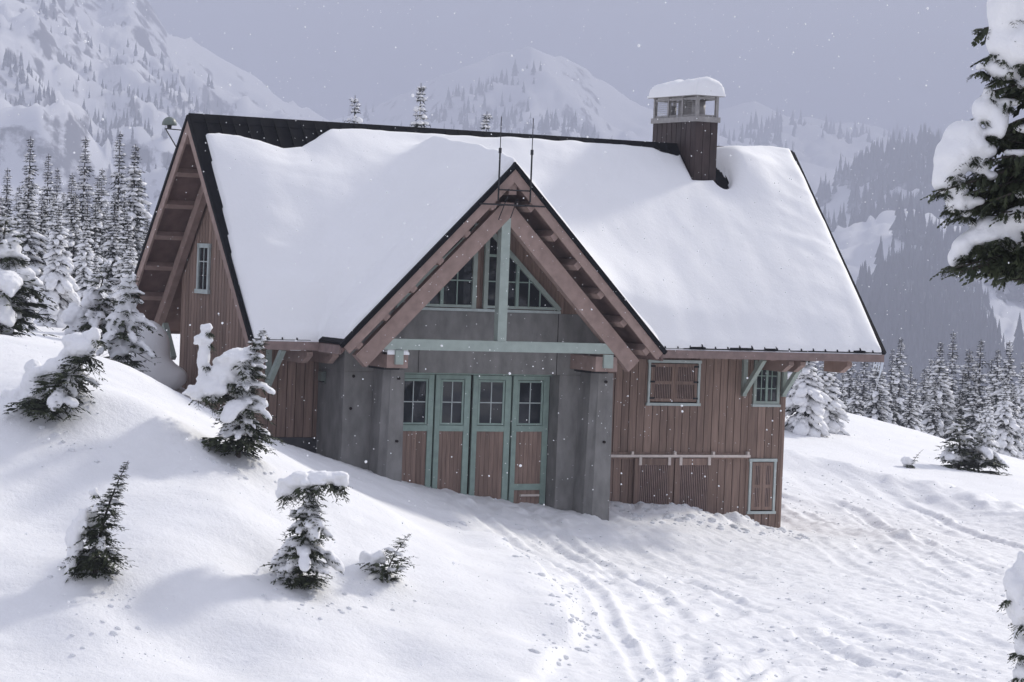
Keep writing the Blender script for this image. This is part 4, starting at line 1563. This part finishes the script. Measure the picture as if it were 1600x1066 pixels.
stand(4, 1262, 515, 88, 'broad fir buried in heavy snow beside the right wall corner', None, wide=1.25)
stand(4, 1292, 555, 90, 'low fir smothered in snow leaning on the broad one by the right corner', None, wide=1.5)
# firs across the yard that the window panes mirror
for x, y, k, sc in ((22, -34, 0, 1.1), (27, -41, 1, 1.3), (33, -36, 2, 1.0), (19, -45, 3, 1.4), (38, -50, 0, 1.5), (29, -55, 1, 1.2), (45, -42, 2, 1.3), (24, -62, 4, 1.2), (36, -66, 0, 1.5), (14, -62, 1, 1.4), (50, -60, 3, 1.5), (16, -21, 1, 1.0), (19, -26, 0, 1.2), (23, -23, 1, 1.3), (14, -28, 3, 1.1), (26, -30, 1, 1.4), (21, -31, 3, 1.2), (30, -26, 0, 1.3), (11, -36, 1, 1.2), (17, -38, 0, 1.3)):
    copy_tree(used[k], (x, y, tz(x, y) - .1), sc, R.uniform(0, 6), 'snowy fir across the yard mirrored in the window panes', 'firs facing the building across the yard')

# ---- small firs standing in the bank
def foot(px, py, d):
    p = at(px, py, d)
    return (p[0], p[1], tz(p[0], p[1]))


rgt = RT


def lean_to(right, toward=0.0):
    v = np.array((RT[0], RT[1])) * right - np.array((fw[0], fw[1])) * toward
    return (v[0], v[1])


SIDE_L = math.atan2(-RT[1], -RT[0])          # azimuth towards picture left


def pxblob(px, py, d, rx, rz, ry=None):
    p = at(px, py, d)
    k = d / FPX
    return p, np.stack([RT * rx * k, np.array((fw[0], fw[1], 0)) * (ry or rx) * k, np.array((0, 0, 1.0)) * rz * k], 1)


def sapling(px, base_y, top_y, d, rad, label, seed, lean=(0, 0), snow=.5, nwh=14, per=6, extra=(), vox=.035, droop=.85, side=None, fillw=1.2, hang=True, bsz=.95, hl=-.35):
    """a young fir; extra snow masses lie on boughs of their own, which are built under them"""
    loc = np.array(foot(px, base_y, d)) - np.array((0, 0, .10))
    hh = (base_y - top_y) / FPX * d * 1.02
    dat = list(conifer_data(hh, rad, nwh, per, seed, 2, snow, droop, fillw, lean, nt_=6, side=side, arch=.30, gapp=.24, bsz=bsz))
    V, F = list(dat[1]), [tuple(q) for q in dat[2]]
    b = list(dat[3])
    rs = np.random.RandomState(seed + 500)
    for k, (c, a) in enumerate(extra):
        c = np.asarray(c) - loc
        b.append((c, a * .86))
        rx = np.linalg.norm(a[:, 0])
        rz = np.linalg.norm(a[:, 2])
        # knobs that break the smooth mass
        for j in range(7):
            u = rs.normal(size=3)
            u /= np.linalg.norm(u)
            b.append((c + a @ u * .85, a * rs.uniform(.22, .50)))
        if not hang:
            continue
        for j in range(9):
            az = rs.uniform(0, 6.28)
            o = np.array((math.cos(az), math.sin(az), 0))
            if o @ RT < hl:
                continue
            p = c + o * rx * .35 + np.array((0, 0, -rz * .35))
            frond(V, F, p, o + np.array((0, 0, -.15)), rx * rs.uniform(.75, 1.25), rx * .42 + .03, .9, rs, 6, 2)
    dat[1], dat[2], dat[3] = np.array(V), np.array(F), b
    return make_tree('small_fir', tuple(loc), dat, hh, label, 'tree', None, True, vox, trunk_r=.022 * hh)


# double-topped fir by the left wall corner
D1 = 47.0
sapling(372, 705, 498, D1, .66, 'young fir with two snowy leaders on the bank before the left wall', 101, lean_to(.16), .75, 26, 9,
        [pxblob(370, 560, D1, 30, 20), pxblob(350, 585, D1, 28, 26), pxblob(330, 605, D1, 30, 20), pxblob(318, 560, D1, 12, 30), pxblob(316, 530, D1, 15, 12), pxblob(322, 515, D1, 10, 10), pxblob(378, 635, D1, 14, 25), pxblob(310, 612, D1, 24, 12),
         pxblob(385, 600, D1, 12, 30), pxblob(388, 555, D1, 14, 16)])
sapling(148, 908, 720, 41.0, .42, 'dark leaning young fir with snow heaped on its left side', 102, lean_to(.24), .16, 28, 10,
        [pxblob(116, 852, 40.9, 13, 40), pxblob(112, 882, 40.9, 12, 26), pxblob(130, 812, 40.9, 9, 22), pxblob(146, 770, 41, 8, 7), pxblob(158, 852, 40.8, 9, 15), pxblob(140, 815, 41.2, 12, 30)], droop=.9)
sapling(468, 925, 755, 43.0, .52, 'young fir bent under a snow arm that reaches to the right', 103, lean_to(.12), .6, 24, 10,
        [pxblob(470, 752, 43, 30, 16), pxblob(505, 746, 43, 32, 12), pxblob(533, 752, 43, 14, 14), pxblob(450, 765, 43.1, 20, 18), pxblob(440, 880, 43, 14, 24), pxblob(492, 835, 42.8, 10, 16), pxblob(455, 905, 43, 16, 12)], droop=.9)
sapling(604, 908, 828, 44.3, .55, 'small half buried fir twig poking out of a snow hump', 104, lean_to(.45), .15, 11, 8, [pxblob(560, 905, 44.4, 26, 30), pxblob(575, 885, 44.4, 18, 20), pxblob(590, 870, 44.4, 14, 10)], droop=.25, fillw=1.0, hang=False)
sapling(88, 660, 545, 45.9, .85, 'drooping fir weighed down by a smooth arching snow hood', 105, lean_to(.5), .25, 18, 10,
        [pxblob(62, 600, 46.4, 36, 34), pxblob(95, 578, 46.3, 36, 26), pxblob(125, 545, 46.1, 32, 22), pxblob(145, 525, 46.1, 16, 12), pxblob(38, 625, 46.6, 30, 28), pxblob(95, 612, 46, 28, 8), pxblob(60, 618, 46, 22, 8), pxblob(110, 600, 45.9, 14, 20)],
        side=(SIDE_L, -.2), droop=.9)
sapling(192, 590, 415, 57.0, .75, 'slender snow wrapped fir beside the drift at the rear corner', 106, lean_to(.05), .9, 15, 7, [pxblob(202, 450, 57, 14, 22), pxblob(196, 480, 57, 16, 20), pxblob(208, 500, 57, 16, 20), pxblob(185, 545, 57, 20, 20)], vox=.05)
sapling(140, 560, 400, 60.0, .8, 'snow wrapped fir with drooping arms behind the bank crest', 107, lean_to(.15), .85, 14, 7, [pxblob(118, 495, 60, 26, 20), pxblob(145, 470, 60, 20, 18), pxblob(125, 520, 60, 20, 14)], vox=.05)
sapling(-6, 540, 345, 55.0, 1.25, 'spreading fir at the left end of the bank with low arms', 108, lean_to(.05), .65, 16, 8, [pxblob(12, 392, 55, 26, 18), pxblob(30, 440, 55, 20, 16), pxblob(5, 470, 55, 16, 30)], vox=.05)
sapling(1497, 745, 655, 86.0, .95, 'small snow dusted fir on the right snowfield, left of its twin', 109, (0, 0), .6, 14, 8, vox=.07, droop=.8)
sapling(1528, 742, 668, 86.5, 1.05, 'small snow dusted fir on the right snowfield, right of its twin', 110, lean_to(.12), .5, 13, 8, vox=.07, droop=.8)
sapling(1424, 722, 685, 84.0, .16, 'thin leaning fir stub in a snow mound on the right snowfield', 111, lean_to(.5), .8, 9, 5, [pxblob(1418, 722, 84, 10, 9)], vox=.06)

# snow drift standing behind the rear left corner
bb = [pxblob(240, 590, 61.5, 42, 40), pxblob(238, 545, 61.5, 30, 42), pxblob(232, 522, 61.5, 24, 24), pxblob(262, 590, 61.5, 34, 22), pxblob(215, 580, 61.5, 40, 40)]
v, f_ = blobs_np(bb, 2)
tag(link('snow_drift', remesh(v, f_, .08, 12, 'snow_drift'), 'snow'), 'tall rounded snow drift in shade under the rear eave', 'snow')
# snow hump behind the ridge next to the small tip
v, f_ = blobs_np([pxblob(748, 212, 104, 14, 16), pxblob(744, 260, 104, 18, 50)], 2)


# ---- big fir at the right edge
def big_fir():
    D = 23.0
    rs = np.random.RandomState(77)
    p0 = at(1705, 533, D)
    loc = np.array((p0[0], p0[1], tz(p0[0], p0[1]) - .2))
    e = empty('large_fir', tuple(loc), 'large dark fir with heavy snow pillows on its boughs at the right edge', 'tree')
    topz = at(1705, -330, D)[2]
    hh = topz - loc[2]
    tp = [loc + np.array((0, 0, hh * t)) for t in np.linspace(0, 1, 8)]
    o = MB().tube([tuple(p - loc) for p in tp], [.17 * (1 - .93 * t) for t in np.linspace(0, 1, 8)], 10).build('trunk', 'bark', None, True)
    o.parent = e
    V, F, bl_ = [], [], []
    bough = MB()
    K = D / FPX

    def branch(a, b, wid, n, sag=.12):
        a = np.asarray(a)
        b = np.asarray(b)
        d = b - a
        ln = np.linalg.norm(d)
        frond(V, F, a, d + np.array((0, 0, sag * ln)), ln, wid, sag, rs, n, 2)
        bough.tube([tuple(a - loc), tuple((a + b) / 2 + np.array((0, 0, sag * ln * .25)) - loc), tuple(b - loc)], [.03, .018, .005], 6)

    tips = [(1527, 48, 80), (1540, 95, 60), (1545, 150, 90), (1550, 205, 110), (1535, 225, 80), (1548, 250, 70), (1520, 300, 120), (1500, 322, 120), (1466, 300, 160), (1490, 335, 140), (1530, 355, 90), (1545, 300, 90), (1560, 340, 60), (1482, 418, 130), (1500, 425, 110),
            (1530, 415, 110), (1570, 405, 110), (1560, 425, 100), (1578, 438, 16), (1570, 20, 60), (1545, -30, 80), (1510, 390, 110), (1590, 380, 90)]
    for (px, py, drop) in tips:
        for rep in range(3):
            dd = D + rs.uniform(-.5, .35)
            a = at(1705, py - drop * .35 + rs.uniform(-12, 12), D)
            b = at(px + rs.uniform(0, 24) * rep, py + rs.uniform(-10, 6) * rep, dd)
            branch(a, b, .30 if py != 438 else .05, 15, .10)
    # inner boughs and the far side, so that it stands as a whole tree
    for k in range(120):
        z = rs.uniform(.22, .98)
        a = rs.uniform(0, 6.28)
        r = 1.35 * (1 - z) ** .6 * rs.uniform(.6, 1) + .12
        c = loc + np.array((0, 0, hh * z))
        dirv = np.array((math.cos(a), math.sin(a), -.25))
        if dirv @ RT < -.25 or c[2] < at(1705, 430, D)[2]:
            if dirv @ RT < .15:
                continue
        branch(c, c + dirv * r, .24, 8, .15)
    for k in range(70):
        a = at(1705, rs.uniform(120, 400), D)
        b = at(rs.uniform(1560, 1640), rs.uniform(190, 420), D + rs.uniform(-.3, .5))
        branch(a, b, .22, 9, .12)
    for (px, py, rx, rz) in ((1575, 20, 32, 34), (1590, 75, 30, 34), (1565, 60, 22, 34), (1570, 110, 26, 14), (1555, 105, 14, 14), (1560, 190, 16, 30), (1535, 170, 18, 20), (1545, 145, 10, 10), (1505, 215, 30, 26), (1490, 245, 30, 34), (1478, 275, 20, 28), (1520, 230, 22, 20),
                             (1495, 300, 18, 26), (1488, 315, 12, 18), (1555, 205, 16, 12), (1540, 235, 18, 14), (1530, 258, 14, 16), (1520, 315, 20, 10), (1510, 330, 12, 10), (1560, 355, 40, 16), (1590, 345, 30, 22), (1535, 370, 30, 16), (1505, 385, 16, 18), (1490, 405, 10, 14),
                             (1570, 375, 14, 14), (1585, 380, 20, 14), (1600, 200, 20, 8), (1590, 240, 24, 7), (1605, 300, 20, 14), (1610, 130, 24, 10), (1545, 275, 14, 8), (1620, 20, 30, 40), (1640, 350, 30, 16), (1575, 160, 18, 8), (1530, 105, 6, 8), (1585, -10, 30, 30)):
        c_, a_ = pxblob(px, py, D - .26, rx * 1.08, rz * 1.05, min(rx, rz) * 1.15)
        bl_.append((c_ - loc, a_))
        rxm = rx * K
        for j in range(9):
            az = rs.uniform(0, 6.28)
            o_ = np.array((math.cos(az), math.sin(az), -.25))
            p = c_ + o_ * rxm * .25 + np.array((0, 0, -rz * K * .55))
            if o_ @ fw < -.1 and j % 3:
                p = p + np.array((0, 0, -rz * K * .3))
            frond(V, F, p, o_, max(rxm, .1) * rs.uniform(.6, .95), max(rxm, .1) * .5, .7, rs, 8, 2)
    c = link('crown', npmesh('crown', np.array(V) - loc, np.array(F)), 'needle')
    c.parent = e
    o = bough.build('boughs', 'bark')
    o['kind'] = 'stuff'
    o.parent = e
    for (c_, a_) in list(bl_):
        for j in range(3):
            u = rs.normal(size=3)
            u /= np.linalg.norm(u)
            bl_.append((c_ + a_ @ u * .6, a_ * rs.uniform(.45, .7)))
    v, f = blobs_np(bl_, 2)
    sn = link('snow_load', remesh(v, f, .018, 16, 'snow_load', disp=.045, dscale=.22), 'treesnow')
    sn['kind'] = 'stuff'
    sn.parent = e


big_fir()
D2 = 33.0
sapling(1640, 1150, 850, D2, .75, 'snow loaded young fir at the lower right corner of the yard', 120, lean_to(-.03), .6, 16, 8,
        [pxblob(1592, 920, D2, 22, 40), pxblob(1600, 960, D2, 24, 36), pxblob(1602, 890, D2, 18, 30), pxblob(1600, 1010, D2, 18, 26), pxblob(1604, 1050, D2, 20, 20)], vox=.03, hl=-1.1)

# ---- crumbs of snow thrown up by the vehicles and dropped by the boughs
rs = np.random.RandomState(15)
cc, cr_ = [], []
for pl in TR:
    for q in range(110):
        i = rs.randint(0, len(pl) - 1)
        p = pl[i] + (pl[i + 1] - pl[i]) * rs.rand() + rs.normal(size=2) * .9
        cc.append(p)
        cr_.append(.012 + .040 * rs.rand() ** 3)
for (px, py, dd, n_) in ((372, 725, 46.6, 50), (150, 930, 40.6, 30), (470, 945, 42.6, 60), (600, 925, 44, 25), (90, 690, 45.4, 35), (180, 990, 39.5, 25)):
    b = at(px, py, dd)[:2]
    for q in range(n_):
        cc.append(b + rs.normal(size=2) * .40)
        cr_.append(.012 + .05 * rs.rand() ** 3)
for q in range(170):                         # foot of the cut bank and of the walls
    i = rs.randint(3, len(EDGE) - 2)
    cc.append(EDGE[i] + (EDGE[i + 1] - EDGE[i]) * rs.rand() + rs.normal(size=2) * .25)
    cr_.append(.015 + .06 * rs.rand() ** 3)
for q in range(260):
    cc.append(np.array((rs.uniform(9.2, 14.0), rs.uniform(-.6, 1.3))))
    cr_.append(.02 + .08 * rs.rand() ** 3)
cc, cr_ = np.array(cc), np.array(cr_)
zz = terrain(cc[:, 0], cc[:, 1])
V0, F0 = ICO[1]
V = (V0[None] * cr_[:, None, None] * (1 + .5 * (rs.rand(len(cc), len(V0), 3) - .5)) * np.array((1.3, 1.3, .75)) + np.concatenate([cc, (zz - cr_ * .15)[:, None]], 1)[:, None]).reshape(-1, 3)
F = (F0[None] + (np.arange(len(cc)) * len(V0))[:, None, None]).reshape(-1, 3)
tag(link('snow_crumbs', npmesh('snow_crumbs', V, F, True), 'flake'), 'loose crumbs of snow strewn along the tracks and under the small firs', 'snow', kind='stuff')

# ------------------------------------------------------------------ falling snow
rs = np.random.RandomState(9)
n = 13000
c = np.stack([rs.uniform(-22, 20, n), rs.uniform(-43, -2, n), rs.uniform(-.5, 13, n)], 1)
c = c[c[:, 2] > terrain(c[:, 0], c[:, 1], False) + .3]
r_ = rs.uniform(.0035, .0078, len(c)) * np.where(rs.rand(len(c)) < .06, 1.5, 1)
V0, F0 = ICO[1]
V = (V0[None] * r_[:, None, None] * (1 + .3 * (rs.rand(len(c), len(V0), 1) - .5)) + c[:, None]).reshape(-1, 3)
F = (F0[None] + (np.arange(len(c)) * len(V0))[:, None, None]).reshape(-1, 3)
tag(link('snowflakes', npmesh('snowflakes', V, F, True), 'flake'), 'sparse white snowflakes drifting in the air', 'snowfall', kind='stuff')

# ------------------------------------------------------------------ haze
zmin = min(float(GZ.min()), min(float(v[0][..., 2].min()) for v in HZ.values())) - 1
zmax = max(float(v[0][..., 2].max()) for v in HZ.values()) + 5
xa, xb = float(gx_a[0]) - 2, float(gx_a[-1]) + 2
ya, yb = float(gy_a[0]) - 2, float(gy_a[-1]) + 2
for v, _ in HZ.values():
    xa = min(xa, float(v[..., 0].min()) - 5)
    xb = max(xb, float(v[..., 0].max()) + 5)
    ya = min(ya, float(v[..., 1].min()) - 5)
    yb = max(yb, float(v[..., 1].max()) + 5)
hm = bpy.data.materials.new('haze')
hm.use_nodes = True
t = hm.node_tree
t.nodes.clear()
pv = t.nodes.new('ShaderNodeVolumePrincipled')
pv.inputs['Color'].default_value = (0.49, 0.52, 0.635, 1)
pv.inputs['Density'].default_value = 0.0005
pv.inputs['Anisotropy'].default_value = 0.0
mo = t.nodes.new('ShaderNodeOutputMaterial')
t.links.new(pv.outputs['Volume'], mo.inputs['Volume'])
hz = MB().box(xa, xb, ya, yb, zmin, zmax).build('haze', hm)
hz['kind'] = 'stuff'
hz['label'] = 'pale winter haze filling the valley air'
print('haze box', xa, xb, ya, yb, zmin, zmax)
print('faces', sum(len(m.polygons) for m in bpy.data.meshes))
